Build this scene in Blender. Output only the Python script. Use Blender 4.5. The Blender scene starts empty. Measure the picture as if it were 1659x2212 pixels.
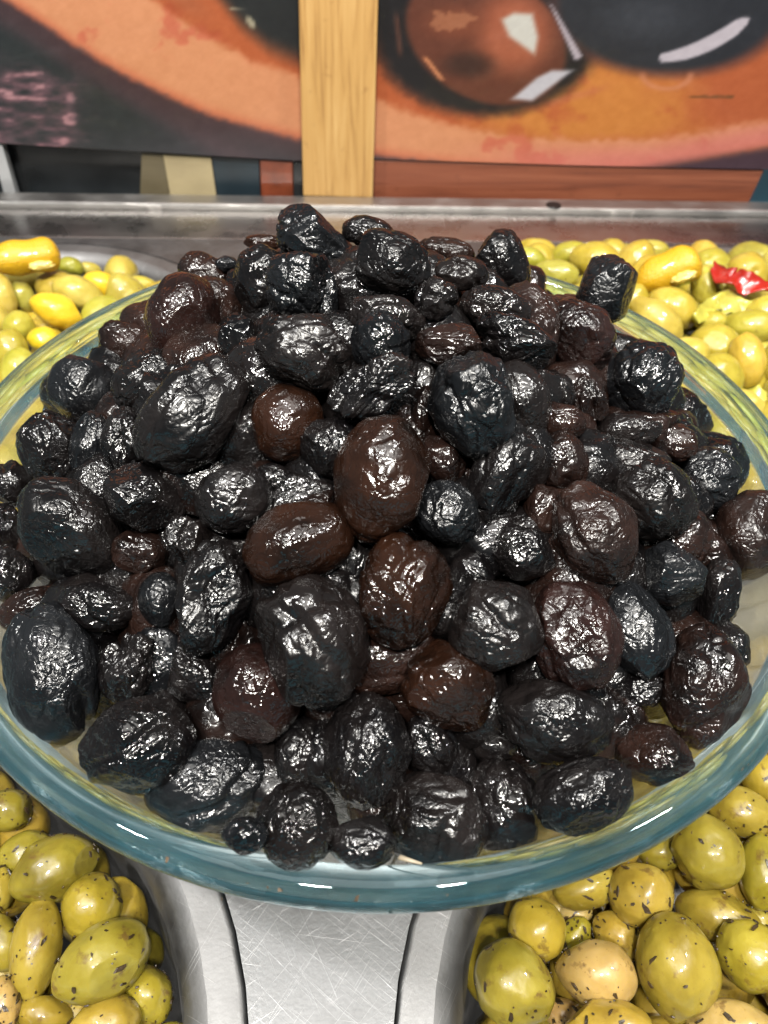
import bpy, bmesh, math, random
import numpy as np
from mathutils import Matrix, Vector

random.seed(7)
rng = np.random.default_rng(7)
C = bpy.context.scene.collection
scene = bpy.context.scene

# ------------------------------------------------------------------ camera, world, lamps, exposure
PITCH, ROLL, CAM_Z = math.radians(46), math.radians(2.5), 0.217
PW, PH, PF = 1659.0, 2212.0, 1640.0            # picture size used for measuring, focal length in the same unit

cam = bpy.data.cameras.new('camera')
cam.sensor_fit = 'VERTICAL'; cam.sensor_height = 36.0; cam.lens = 36.0 * PF / PH
cam.clip_start = 0.01; cam.clip_end = 50
cam.dof.use_dof = True; cam.dof.focus_distance = 0.185; cam.dof.aperture_fstop = 20
camo = bpy.data.objects.new('camera', cam); C.objects.link(camo)
_f = Vector((0, math.cos(PITCH), -math.sin(PITCH)))
_u0 = Vector((0, math.sin(PITCH), math.cos(PITCH))); _r0 = Vector((1, 0, 0))
_c, _s = math.cos(ROLL), math.sin(ROLL)
CAM_R = _r0 * _c + _u0 * _s
CAM_U = _u0 * _c - _r0 * _s
M = Matrix.Identity(4)
for i in range(3):
    M[i][0], M[i][1], M[i][2] = CAM_R[i], CAM_U[i], -_f[i]
M.translation = (0, 0, CAM_Z)
camo.matrix_world = M
scene.camera = camo

world = bpy.data.worlds.new('World'); scene.world = world; world.use_nodes = True
bg = world.node_tree.nodes['Background']
bg.inputs[0].default_value = (0.74, 0.92, 1.0, 1); bg.inputs[1].default_value = 0.165

def lamp(name, loc, target, size, power, col=(1, 1, 1)):
    l = bpy.data.lights.new(name, 'AREA'); l.shape = 'DISK'; l.size = size; l.energy = power; l.color = col
    o = bpy.data.objects.new(name, l); C.objects.link(o); o.location = loc
    o.rotation_euler = (Vector(target) - Vector(loc)).to_track_quat('-Z', 'Y').to_euler()
    return o
T0 = (0, 0.2, 0.04)
lamp('stall_lamp', (-0.12, -0.36, 1.00), T0, 0.085, 17.0, (1.0, 0.965, 0.90))
lamp('stall_lamp', (0.20, -0.24, 1.00), T0, 0.07, 12.0, (1.0, 0.96, 0.89))
lamp('stall_lamp', (-0.45, 0.02, 0.95), T0, 0.07, 7.5, (1.0, 0.98, 0.95))
lamp('stall_lamp', (0.50, 0.25, 1.00), T0, 0.085, 7.0, (1.0, 0.98, 0.95))
lamp('stall_canopy_panel', (0.0, 0.10, 1.35), T0, 0.9, 8.0, (1.0, 0.97, 0.92))

scene.view_settings.view_transform = 'Standard'
scene.view_settings.look = 'None'
scene.view_settings.exposure = 0.0
scene.view_settings.gamma = 1.0
scene.cycles.use_denoising = True
scene.cycles.caustics_refractive = True
scene.cycles.caustics_reflective = False
scene.cycles.max_bounces = 14
scene.cycles.transmission_bounces = 12
scene.cycles.transparent_max_bounces = 16
scene.cycles.sample_clamp_indirect = 6

# ------------------------------------------------------------------ measuring helpers
def ray(x, y):
    u, v = (x - PW / 2) / PF, -(y - PH / 2) / PF
    return np.array(_f) + np.array(CAM_R) * u + np.array(CAM_U) * v      # depth along the axis = 1
CAM = np.array([0, 0, CAM_Z])
BC = np.array([-0.002, 0.170])              # centre of the bowl on the counter
YAW = math.radians(4.1)                     # the counter's own axes are turned a little
E1 = np.array([math.cos(YAW), math.sin(YAW)]); E2 = np.array([-math.sin(YAW), math.cos(YAW)])
def fr(x, y, z=0.0):
    p = BC + E1 * x + E2 * y
    return np.array([p[0], p[1], z])
def to_fr(p):
    d = np.asarray(p)[:2] - BC
    return d @ E1, d @ E2
def on_back(x, y, yb):                       # picture point -> point on the upright plane yb behind the bowl
    d = ray(x, y); n = np.array([E2[0], E2[1], 0])
    t = (yb - (CAM[:2] - BC) @ E2) / (d @ n)
    return CAM + d * t
def fb(x, y, yb):                            # same, in the counter's own axes
    p = on_back(x, y, yb); a, b = to_fr(p)
    return a, p[2]
def pix(p):
    d = np.asarray(p) - CAM
    z = d @ np.array(_f)
    return PW / 2 + PF * (d @ np.array(CAM_R)) / z, PH / 2 - PF * (d @ np.array(CAM_U)) / z

def tag(o, label=None, cat=None, group=None, kind=None):
    if label: o['label'] = label
    if cat: o['category'] = cat
    if group: o['group'] = group
    if kind: o['kind'] = kind
    return o
def empty(name, loc, rz=0):
    o = bpy.data.objects.new(name, None); C.objects.link(o); o.location = loc; o.rotation_euler = (0, 0, rz)
    o.empty_display_size = 0.02
    return o
def mesh_obj(name, me, parent=None, smooth=True):
    if smooth:
        me.polygons.foreach_set('use_smooth', [True] * len(me.polygons))
    o = bpy.data.objects.new(name, me); C.objects.link(o)
    if parent: o.parent = parent
    return o
def bm_obj(name, bm, mat, parent=None, smooth=False):
    me = bpy.data.meshes.new(name); bm.to_mesh(me); bm.free()
    if mat: me.materials.append(mat)
    return mesh_obj(name, me, parent, smooth)

# ------------------------------------------------------------------ materials
def new_mat(name):
    m = bpy.data.materials.new(name); m.use_nodes = True
    nt = m.node_tree; return m, nt, nt.nodes['Principled BSDF']
def N(nt, t, **kw):
    n = nt.nodes.new(t)
    for k, v in kw.items():
        if k in n.inputs: n.inputs[k].default_value = v
        else: setattr(n, k, v)
    return n
def ramp(nt, src, stops):
    r = nt.nodes.new('ShaderNodeValToRGB'); e = r.color_ramp.elements
    while len(e) < len(stops): e.new(0.5)
    for i, (p, c) in enumerate(stops):
        e[i].position = p; e[i].color = (*c, 1) if len(c) == 3 else c
    nt.links.new(src, r.inputs[0]); return r
def lin(r, g, b):
    f = lambda c: (c / 255 / 12.92) if c / 255 <= 0.04045 else ((c / 255 + 0.055) / 1.055) ** 2.4
    return (f(r), f(g), f(b))
def bump_chain(nt, b, items):
    prev = None
    for sock, strength, dist in items:
        n = nt.nodes.new('ShaderNodeBump'); n.inputs['Strength'].default_value = strength; n.inputs['Distance'].default_value = dist
        nt.links.new(sock, n.inputs['Height'])
        if prev: nt.links.new(prev.outputs[0], n.inputs['Normal'])
        prev = n
    nt.links.new(prev.outputs[0], b.inputs['Normal']); return prev

def olive_skin(name, dark, light, rough=0.22, wr=1.0, sss=0.0):
    m, nt, b = new_mat(name); L = nt.links.new
    tc = N(nt, 'ShaderNodeTexCoord'); oi = N(nt, 'ShaderNodeObjectInfo')
    add = N(nt, 'ShaderNodeVectorMath', operation='ADD'); L(tc.outputs['Object'], add.inputs[0])
    sc = N(nt, 'ShaderNodeMath', operation='MULTIPLY'); sc.inputs[1].default_value = 3.7; L(oi.outputs['Random'], sc.inputs[0])
    L(sc.outputs[0], add.inputs[1])
    P = add.outputs[0]
    warp = N(nt, 'ShaderNodeTexNoise', Scale=190.0, Detail=3.0); L(P, warp.inputs['Vector'])
    wm = N(nt, 'ShaderNodeVectorMath', operation='MULTIPLY_ADD'); L(warp.outputs['Color'], wm.inputs[0])
    wm.inputs[1].default_value = (0.006, 0.006, 0.006); L(P, wm.inputs[2])
    vo = N(nt, 'ShaderNodeTexVoronoi', Scale=420.0); vo.feature = 'DISTANCE_TO_EDGE'; L(wm.outputs[0], vo.inputs['Vector'])
    vr = ramp(nt, vo.outputs['Distance'], [(0.0, (0, 0, 0)), (0.16, (1, 1, 1))])
    n2 = N(nt, 'ShaderNodeTexNoise', Scale=430.0, Detail=2.0, Roughness=0.5); L(wm.outputs[0], n2.inputs['Vector'])
    rid = N(nt, 'ShaderNodeMath', operation='ABSOLUTE'); s1 = N(nt, 'ShaderNodeMath', operation='SUBTRACT'); s1.inputs[1].default_value = 0.5
    L(n2.outputs['Fac'], s1.inputs[0]); L(s1.outputs[0], rid.inputs[0])
    # patchy strength: some of the skin is taut and smooth, some puckered
    pk = N(nt, 'ShaderNodeTexNoise', Scale=85.0, Detail=2.0); L(P, pk.inputs['Vector'])
    pr = ramp(nt, pk.outputs['Fac'], [(0.36, (0.18, 0.18, 0.18)), (0.60, (1, 1, 1))])
    def mul(a, c):
        q = N(nt, 'ShaderNodeMath', operation='MULTIPLY'); L(a, q.inputs[0]); L(c, q.inputs[1]); return q.outputs[0]
    bump_chain(nt, b, [(mul(vr.outputs[0], pr.outputs[0]), 0.30 * wr, 0.0008), (mul(rid.outputs[0], pr.outputs[0]), 0.27 * wr, 0.0022)])
    cn = N(nt, 'ShaderNodeTexNoise', Scale=62.0, Detail=6.0, Roughness=0.6); L(wm.outputs[0], cn.inputs['Vector'])
    cr = ramp(nt, cn.outputs['Fac'], [(0.36, dark), (0.64, light)])
    L(cr.outputs[0], b.inputs['Base Color'])
    rn = N(nt, 'ShaderNodeTexNoise', Scale=150.0, Detail=3.0); L(P, rn.inputs['Vector'])
    rr = N(nt, 'ShaderNodeMapRange'); rr.inputs[1].default_value = 0.35; rr.inputs[2].default_value = 0.7
    rr.inputs[3].default_value = rough * 0.45; rr.inputs[4].default_value = rough * 1.05
    L(rn.outputs['Fac'], rr.inputs[0])
    ov = N(nt, 'ShaderNodeMapRange'); ov.inputs[3].default_value = 0.75; ov.inputs[4].default_value = 1.7; L(oi.outputs['Random'], ov.inputs[0])
    L(mul(rr.outputs[0], ov.outputs[0]), b.inputs['Roughness'])
    b.inputs['IOR'].default_value = 1.5
    b.inputs['Coat Weight'].default_value = 0.0
    if sss:
        b.inputs['Subsurface Weight'].default_value = sss
        b.inputs['Subsurface Radius'].default_value = (0.004, 0.0015, 0.0006); b.inputs['Subsurface Scale'].default_value = 1.0
    return m
SKIN = {
    'K': olive_skin('black_olive_skin', (0.0018, 0.0016, 0.0018), (0.0065, 0.0052, 0.005), 0.19),
    'T': olive_skin('blue_black_olive_skin', (0.0020, 0.0021, 0.0024), (0.0068, 0.0072, 0.0082), 0.22),
    'D': olive_skin('dark_brown_olive_skin', (0.0028, 0.0018, 0.0016), (0.016, 0.0078, 0.0058), 0.20),
    'B': olive_skin('amber_brown_olive_skin', (0.0030, 0.0015, 0.0010), (0.016, 0.0062, 0.0033), 0.18, 0.85),
    'R': olive_skin('red_brown_olive_skin', (0.0034, 0.0017, 0.0014), (0.016, 0.0069, 0.0056), 0.2, 0.9),
    'G': olive_skin('grey_brown_olive_skin', (0.0026, 0.002, 0.0019), (0.0085, 0.0064, 0.006), 0.215),
}
def green_skin(name, c0, c1, c2, rough=0.36, specks=True):
    m, nt, b = new_mat(name); L = nt.links.new
    tc = N(nt, 'ShaderNodeTexCoord'); oi = N(nt, 'ShaderNodeObjectInfo')
    sc = N(nt, 'ShaderNodeMath', operation='MULTIPLY'); sc.inputs[1].default_value = 5.3; L(oi.outputs['Random'], sc.inputs[0])
    add = N(nt, 'ShaderNodeVectorMath', operation='ADD'); L(tc.outputs['Object'], add.inputs[0]); L(sc.outputs[0], add.inputs[1])
    P = add.outputs[0]
    cn = N(nt, 'ShaderNodeTexNoise', Scale=75.0, Detail=4.0, Roughness=0.55); L(P, cn.inputs['Vector'])
    cr = ramp(nt, cn.outputs['Fac'], [(0.3, c0), (0.52, c1), (0.75, c2)])
    hs = N(nt, 'ShaderNodeHueSaturation')
    hm = N(nt, 'ShaderNodeMapRange'); hm.inputs[3].default_value = 0.490; hm.inputs[4].default_value = 0.518; L(oi.outputs['Random'], hm.inputs[0])
    vm = N(nt, 'ShaderNodeMapRange'); vm.inputs[3].default_value = 1.18; vm.inputs[4].default_value = 0.82; L(oi.outputs['Random'], vm.inputs[0])
    L(hm.outputs[0], hs.inputs['Hue']); L(vm.outputs[0], hs.inputs['Value']); L(cr.outputs[0], hs.inputs['Color'])
    col = hs.outputs[0]
    # brown bruises and pin-point freckles in the skin
    br = N(nt, 'ShaderNodeTexNoise', Scale=210.0, Detail=5.0, Roughness=0.6); L(P, br.inputs['Vector'])
    bt = (0.59, 0.68) if specks else (0.68, 0.80)
    brr = ramp(nt, br.outputs['Fac'], [(bt[0], (0, 0, 0)), (bt[1], (0.75,) * 3)])
    mx = N(nt, 'ShaderNodeMix', data_type='RGBA'); L(brr.outputs[0], mx.inputs[0]); L(col, mx.inputs[6]); mx.inputs[7].default_value = (0.085, 0.042, 0.014, 1)
    fk = N(nt, 'ShaderNodeTexNoise', Scale=900.0, Detail=2.0); L(P, fk.inputs['Vector'])
    fkr = ramp(nt, fk.outputs['Fac'], [(0.66, (0, 0, 0)), (0.74, (0.45,) * 3)])
    mx2 = N(nt, 'ShaderNodeMix', data_type='RGBA'); L(fkr.outputs[0], mx2.inputs[0]); L(mx.outputs[2], mx2.inputs[6]); mx2.inputs[7].default_value = (0.16, 0.10, 0.02, 1)
    L(mx2.outputs[2], b.inputs['Base Color'])
    n3 = N(nt, 'ShaderNodeTexNoise', Scale=420.0, Detail=4.0); L(P, n3.inputs['Vector'])
    n4 = N(nt, 'ShaderNodeTexNoise', Scale=130.0, Detail=2.0); L(P, n4.inputs['Vector'])
    bump_chain(nt, b, [(n4.outputs['Fac'], 0.5, 0.002), (n3.outputs['Fac'], 0.22, 0.0006)])
    b.inputs['Roughness'].default_value = rough
    b.inputs['Coat Weight'].default_value = 0.55; b.inputs['Coat Roughness'].default_value = 0.045; b.inputs['Specular IOR Level'].default_value = 0.3
    b.inputs['Subsurface Weight'].default_value = 0.4
    b.inputs['Subsurface Radius'].default_value = (0.004, 0.003, 0.0008); b.inputs['Subsurface Scale'].default_value = 1.0
    return m
GREEN = {
    'H': green_skin('herbed_green_olive_skin', (0.1290, 0.0877, 0.0103), (0.2193, 0.1565, 0.0189), (0.2795, 0.2107, 0.0361)),
    'V': green_skin('vivid_green_olive_skin', (0.1634, 0.1161, 0.0112), (0.2494, 0.1806, 0.0181), (0.3096, 0.2365, 0.0327)),
    'P': green_skin('tan_pink_olive_skin', (0.2408, 0.1548, 0.0430), (0.3182, 0.2107, 0.0688), (0.3698, 0.2537, 0.0946)),
    'Y': green_skin('yellow_green_olive_skin', (0.2624, 0.1886, 0.0180), (0.3444, 0.2542, 0.0312), (0.3936, 0.3034, 0.0574), specks=False),
    'L': green_skin('lime_olive_skin', (0.2214, 0.1927, 0.0180), (0.3034, 0.2624, 0.0312), (0.3608, 0.3198, 0.0574), specks=False),
    'N': green_skin('tan_olive_skin', (0.2542, 0.2009, 0.0287), (0.3362, 0.2706, 0.0451), (0.3936, 0.3280, 0.0779), specks=False),
    'O': green_skin('bright_yellow_olive_skin', (0.4100, 0.2788, 0.0098), (0.4756, 0.3362, 0.0164), (0.5084, 0.3854, 0.0328), specks=False),
}
def simple(name, col, rough=0.5, metal=0.0, bump=0.0, bscale=300.0, var=0.0, vscale=40.0, coat=0.0):
    m, nt, b = new_mat(name); L = nt.links.new
    b.inputs['Base Color'].default_value = (*col, 1); b.inputs['Roughness'].default_value = rough; b.inputs['Metallic'].default_value = metal
    b.inputs['Coat Weight'].default_value = coat
    tc = N(nt, 'ShaderNodeTexCoord')
    if bump:
        n = N(nt, 'ShaderNodeTexNoise', Scale=bscale, Detail=4.0); L(tc.outputs['Object'], n.inputs['Vector'])
        bump_chain(nt, b, [(n.outputs['Fac'], bump, 0.001)])
    if var:
        n = N(nt, 'ShaderNodeTexNoise', Scale=vscale, Detail=5.0); L(tc.outputs['Object'], n.inputs['Vector'])
        r = ramp(nt, n.outputs['Fac'], [(0.3, tuple(c * (1 - var) for c in col)), (0.7, tuple(min(1, c * (1 + var)) for c in col))])
        L(r.outputs[0], b.inputs['Base Color'])
    return m
HERB = simple('dried_herb', (0.030, 0.018, 0.007), 0.4, bump=0.4, bscale=900, var=0.6, vscale=300)
LEMON = simple('lemon_peel', (0.47, 0.275, 0.010), 0.34, bump=0.8, bscale=900, var=0.1, coat=0.3)
PULP = simple('lemon_pulp', (0.74, 0.58, 0.17), 0.3, bump=0.8, bscale=380, var=0.25, vscale=260, coat=0.4)
PEPPER = simple('red_pepper', (0.26, 0.011, 0.005), 0.22, bump=0.5, bscale=300, var=0.25, coat=0.6)
LEAF = simple('pickled_green_pepper', (0.36, 0.33, 0.05), 0.25, bump=0.5, bscale=260, var=0.3, vscale=120, coat=0.6)

def steel(name, scratches, rough, col=(0.63, 0.64, 0.655)):
    m, nt, b = new_mat(name); L = nt.links.new
    b.inputs['Metallic'].default_value = 1.0; b.inputs['Base Color'].default_value = (*col, 1)
    tc = N(nt, 'ShaderNodeTexCoord')
    items = []
    acc = None
    for k, (rot, sx, sy, thr) in enumerate(scratches):
        mp = N(nt, 'ShaderNodeMapping'); mp.inputs['Rotation'].default_value = (0, 0, math.radians(rot)); mp.inputs['Scale'].default_value = (sx, sy, sx)
        ro = N(nt, 'ShaderNodeVectorRotate'); ro.rotation_type = 'Z_AXIS'; ro.inputs['Angle'].default_value = math.radians(rot + 0.0)
        mp.inputs['Rotation'].default_value = (0, 0, 0); mp.inputs['Location'].default_value = (k * 7.3, k * 3.1, 0)
        L(tc.outputs['Object'], ro.inputs['Vector']); L(ro.outputs[0], mp.inputs['Vector'])
        n = N(nt, 'ShaderNodeTexNoise', Scale=1.0, Detail=2.0, Roughness=0.5); L(mp.outputs[0], n.inputs['Vector'])
        r = ramp(nt, n.outputs['Fac'], [(thr, (0, 0, 0)), (thr + 0.035, (1, 1, 1)), (thr + 0.08, (0, 0, 0))])
        if acc is None: acc = r.outputs[0]
        else:
            q = N(nt, 'ShaderNodeMath', operation='MAXIMUM'); L(acc, q.inputs[0]); L(r.outputs[0], q.inputs[1]); acc = q.outputs[0]
    mot = N(nt, 'ShaderNodeTexNoise', Scale=45.0, Detail=6.0, Roughness=0.65); L(tc.outputs['Object'], mot.inputs['Vector'])
    rr = N(nt, 'ShaderNodeMapRange'); rr.inputs[1].default_value = 0.3; rr.inputs[2].default_value = 0.7
    rr.inputs[3].default_value = rough * 0.8; rr.inputs[4].default_value = rough * 1.3; L(mot.outputs['Fac'], rr.inputs[0])
    L(rr.outputs[0], b.inputs['Roughness'])
    pit = N(nt, 'ShaderNodeTexNoise', Scale=900.0, Detail=2.0); L(tc.outputs['Object'], pit.inputs['Vector'])
    items.append((pit.outputs['Fac'], 0.12, 0.0003))
    if acc is not None:
        items.append((acc, 0.2, 0.0003))
        cm = N(nt, 'ShaderNodeMix', data_type='RGBA'); L(acc, cm.inputs[0]); cm.inputs[6].default_value = (*col, 1); cm.inputs[7].default_value = tuple(min(1, c_ * 1.6) for c_ in col) + (1,)
        # grime stains
        st = N(nt, 'ShaderNodeTexNoise', Scale=160.0, Detail=6.0, Roughness=0.7); L(tc.outputs['Object'], st.inputs['Vector'])
        sr = ramp(nt, st.outputs['Fac'], [(0.60, (0, 0, 0)), (0.74, (0.5,) * 3)])
        cm2 = N(nt, 'ShaderNodeMix', data_type='RGBA'); L(sr.outputs[0], cm2.inputs[0]); L(cm.outputs[2], cm2.inputs[6]); cm2.inputs[7].default_value = tuple(c_ * .55 for c_ in col) + (1,)
        L(cm2.outputs[2], b.inputs['Base Color'])
    bump_chain(nt, b, items)
    return m
STEEL_PLATE = steel('scratched_steel', [(41, 22, 2300, 0.66), (-47, 24, 2500, 0.66), (36, 30, 3100, 0.66), (64, 26, 2600, 0.68), (9, 24, 2400, 0.69), (-28, 30, 2700, 0.68), (-55, 30, 3200, 0.66)], 0.46, (0.185, 0.185, 0.186))
STEEL_PAN = steel('pan_steel', [(30, 30, 2200, 0.68), (-60, 26, 2600, 0.68)], 0.54, (0.215, 0.212, 0.21))
STEEL_REAR = steel('rear_steel', [(2, 8, 1600, 0.64)], 0.27, (0.42, 0.40, 0.385))
STEEL_LEDGE = steel('ledge_steel', [(1, 10, 1500, 0.60)], 0.38, (0.47, 0.455, 0.44))

def glass_mat(name, tint, thru, rough=0.02, film=0.0, fcol=(0.80, 0.70, 0.42)):
    m = bpy.data.materials.new(name); m.use_nodes = True; nt = m.node_tree; L = nt.links.new
    for n in list(nt.nodes): nt.nodes.remove(n)
    out = N(nt, 'ShaderNodeOutputMaterial')
    g = N(nt, 'ShaderNodeBsdfGlass', Roughness=rough, IOR=1.47); g.inputs['Color'].default_value = (*tint, 1)
    t = N(nt, 'ShaderNodeBsdfTransparent'); t.inputs['Color'].default_value = tuple(0.5 + 0.5 * c for c in tint) + (1,)
    mx = N(nt, 'ShaderNodeMixShader'); mx.inputs[0].default_value = thru
    L(g.outputs[0], mx.inputs[1]); L(t.outputs[0], mx.inputs[2])
    tc = N(nt, 'ShaderNodeTexCoord'); n = N(nt, 'ShaderNodeTexNoise', Scale=120.0, Detail=4.0); L(tc.outputs['Object'], n.inputs['Vector'])
    bp = N(nt, 'ShaderNodeBump'); bp.inputs['Strength'].default_value = 0.035; bp.inputs['Distance'].default_value = 0.001
    L(n.outputs['Fac'], bp.inputs['Height']); L(bp.outputs[0], g.inputs['Normal'])
    last = mx.outputs[0]
    if film:                                    # oily smears on the bowl wall; on the rim, a painted teal reflection
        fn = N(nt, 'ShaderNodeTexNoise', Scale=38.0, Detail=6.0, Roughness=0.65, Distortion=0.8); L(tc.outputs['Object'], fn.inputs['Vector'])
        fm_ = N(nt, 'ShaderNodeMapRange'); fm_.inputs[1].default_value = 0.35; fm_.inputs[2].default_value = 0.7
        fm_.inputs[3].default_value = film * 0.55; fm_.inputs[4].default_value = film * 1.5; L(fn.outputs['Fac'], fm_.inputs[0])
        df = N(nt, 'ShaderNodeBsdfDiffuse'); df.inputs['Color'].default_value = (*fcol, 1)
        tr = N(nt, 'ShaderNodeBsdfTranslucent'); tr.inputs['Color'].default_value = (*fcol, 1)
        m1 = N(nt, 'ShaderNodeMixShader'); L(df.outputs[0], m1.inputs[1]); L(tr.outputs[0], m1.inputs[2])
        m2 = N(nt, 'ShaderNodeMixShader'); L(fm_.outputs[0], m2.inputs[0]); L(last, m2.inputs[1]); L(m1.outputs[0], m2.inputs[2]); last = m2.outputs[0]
    L(last, out.inputs['Surface']); return m
GLASS_WALL = glass_mat('bowl_glass', (0.985, 0.99, 0.98), 0.5, 0.10, 0.13, (0.82, 0.70, 0.36))
GLASS_RIM = glass_mat('teal_sheen_rim_glass', (0.88, 0.96, 0.98), 0.13, 0.012, 0.06, (0.22, 0.60, 0.72))  # teal film paints reflected colour into the rim all the way round

# ------------------------------------------------------------------ counter and the four pans
#PANS
PANS = {   # centre x, centre y, half width, half depth, corner radius in the counter's axes
    'front left': (-0.179, -0.180, 0.130, 0.130, 0.098),
    'front right': (0.145, -0.180, 0.130, 0.130, 0.098),
    'back left': (-0.206, 0.135, 0.130, 0.110, 0.098),
    'back right': (0.182, 0.140, 0.130, 0.110, 0.098),
}
def rrect(hx, hy, r, off, n=14):
    pts = []
    for qx, qy, a0 in ((1, 1, 0), (-1, 1, 90), (-1, -1, 180), (1, -1, 270)):
        for k in range(n + 1):
            a = math.radians(a0 + 90 * k / n)
            pts.append((qx * (hx - r) + (r + off) * math.cos(a), qy * (hy - r) + (r + off) * math.sin(a)))
    return pts
def inside_pan(name, x, y, inset):
    cx, cy, hx, hy, r = PANS[name]
    dx, dy = abs(x - cx) - (hx - r), abs(y - cy) - (hy - r)
    d = math.hypot(max(dx, 0), max(dy, 0)) + min(max(dx, dy), 0) - r
    return d < -inset
PAN_LABEL = {
    'front left': 'steel pan of herbed green olives left of the scratched steel tongue',
    'front right': 'steel pan of herbed green olives right of the scratched steel tongue',
    'back left': 'steel pan of yellow olives behind the bowl with curved bright rim',
    'back right': 'steel pan of yellow olives, lemon and red pepper behind the bowl',
}
PROFILE = [(-0.020, -0.062), (-0.011, -0.058), (-0.006, -0.048), (-0.003, -0.025), (-0.001, -0.010), (0.0005, -0.0045), (0.003, -0.0012), (0.0065, 0.0),
           (0.0070, 0.0), (0.0105, 0.0001), (0.0140, 0.0001), (0.0148, 0.00005), (0.0153, -0.0004), (0.0154, -0.0016), (0.0154, -0.006), (0.0200, -0.006)]
def build_pan(key):
    cx, cy, hx, hy, r = PANS[key]
    root = empty('serving_pan', fr(cx, cy, 0), YAW); tag(root, PAN_LABEL[key], 'pan', 'steel pans set in the counter')
    def sweep(profile):
        bm = bmesh.new(); rings = []
        for off, z in profile:
            rings.append([bm.verts.new((x, y, z)) for x, y in rrect(hx, hy, r, off)])
        for a, b in zip(rings, rings[1:]):
            for k in range(len(a)):
                j = (k + 1) % len(a)
                try: bm.faces.new((a[k], a[j], b[j], b[k]))
                except ValueError: pass
        return bm, rings
    bm, rings = sweep(PROFILE[:8]); bm.faces.new(rings[0])
    bmesh.ops.remove_doubles(bm, verts=bm.verts, dist=1e-6); bmesh.ops.recalc_face_normals(bm, faces=bm.faces)
    bm_obj('tub', bm, STEEL_PAN, root, True)
    bm, rings = sweep(PROFILE[7:])
    bmesh.ops.remove_doubles(bm, verts=bm.verts, dist=1e-6); bmesh.ops.recalc_face_normals(bm, faces=bm.faces)
    bm_obj('flange', bm, STEEL_PAN, root, True)
for key in PANS: build_pan(key)

counter = empty('serving_counter', fr(0, 0, 0), YAW)
tag(counter, 'scratched stainless steel counter under the glass bowl', 'counter')
bm = bmesh.new(); edges = []
def loop(pts, z):
    vs = [bm.verts.new((x, y, z)) for x, y in pts]
    for k in range(len(vs)): edges.append(bm.edges.new((vs[k], vs[(k + 1) % len(vs)])))
loop([(-0.75, -0.50), (0.75, -0.50), (0.75, 0.268), (-0.75, 0.268)], -0.0002)
for key, (cx, cy, hx, hy, r) in PANS.items():
    pts = []
    for x, y in rrect(hx, hy, r, 0.0160):
        p = (x + cx, y + cy)
        if not pts or math.hypot(p[0] - pts[-1][0], p[1] - pts[-1][1]) > 1e-5: pts.append(p)
    loop(pts, -0.0002)
bmesh.ops.triangle_fill(bm, edges=edges, use_beauty=True)
bmesh.ops.recalc_face_normals(bm, faces=bm.faces)
if sum(f.normal.z for f in bm.faces) < 0: bmesh.ops.reverse_faces(bm, faces=bm.faces)
bm_obj('top_plate', bm, STEEL_PLATE, counter)

def _rear():
    bm = bmesh.new(); box_bm(bm, -0.75, 0.75, 0.2688, 0.3056, -0.004, -0.0003, 0.0004)
    bm_obj('rear_plate', bm, STEEL_REAR, counter)
def box_bm(bm, x0, x1, y0, y1, z0, z1, bev=0.0, seg=2):
    q = bmesh.ops.create_cube(bm, size=1.0)
    for v in q['verts']:
        v.co = Vector(((x0 + x1) / 2 + v.co.x * (x1 - x0), (y0 + y1) / 2 + v.co.y * (y1 - y0), (z0 + z1) / 2 + v.co.z * (z1 - z0)))
    if bev:
        es = list({e for v in q['verts'] for e in v.link_edges})
        bmesh.ops.bevel(bm, geom=es, offset=bev, segments=seg, affect='EDGES', profile=0.5)
_rear()
bm = bmesh.new(); box_bm(bm, -0.75, 0.75, 0.3068, 0.3215, -0.012, 0.0036, 0.0012)
bm_obj('back_ledge', bm, STEEL_LEDGE, counter)
bm = bmesh.new(); box_bm(bm, -0.75, 0.75, 0.3225, 0.80, -0.13, -0.12)
DARKPAINT = simple('dark_panel', (0.018, 0.019, 0.020), 0.25, bump=0.1, bscale=90, var=0.4, vscale=25)
bm_obj('rear_shelf', bm, DARKPAINT, counter)
bx, bz = 0, 0
d = ray(1196, 443); t = (0.0038 - CAM_Z) / d[2]; bp_ = to_fr(CAM + d * t)
bm = bmesh.new()
bmesh.ops.create_cone(bm, cap_ends=True, segments=24, radius1=0.0052, radius2=0.0048, depth=0.0006, matrix=Matrix.Translation((bp_[0], min(bp_[1], 0.3145), 0.0038)))
bm_obj('bolt', bm, simple('dark_bolt', (0.02, 0.02, 0.02), 0.35, 0.6), counter)

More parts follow.
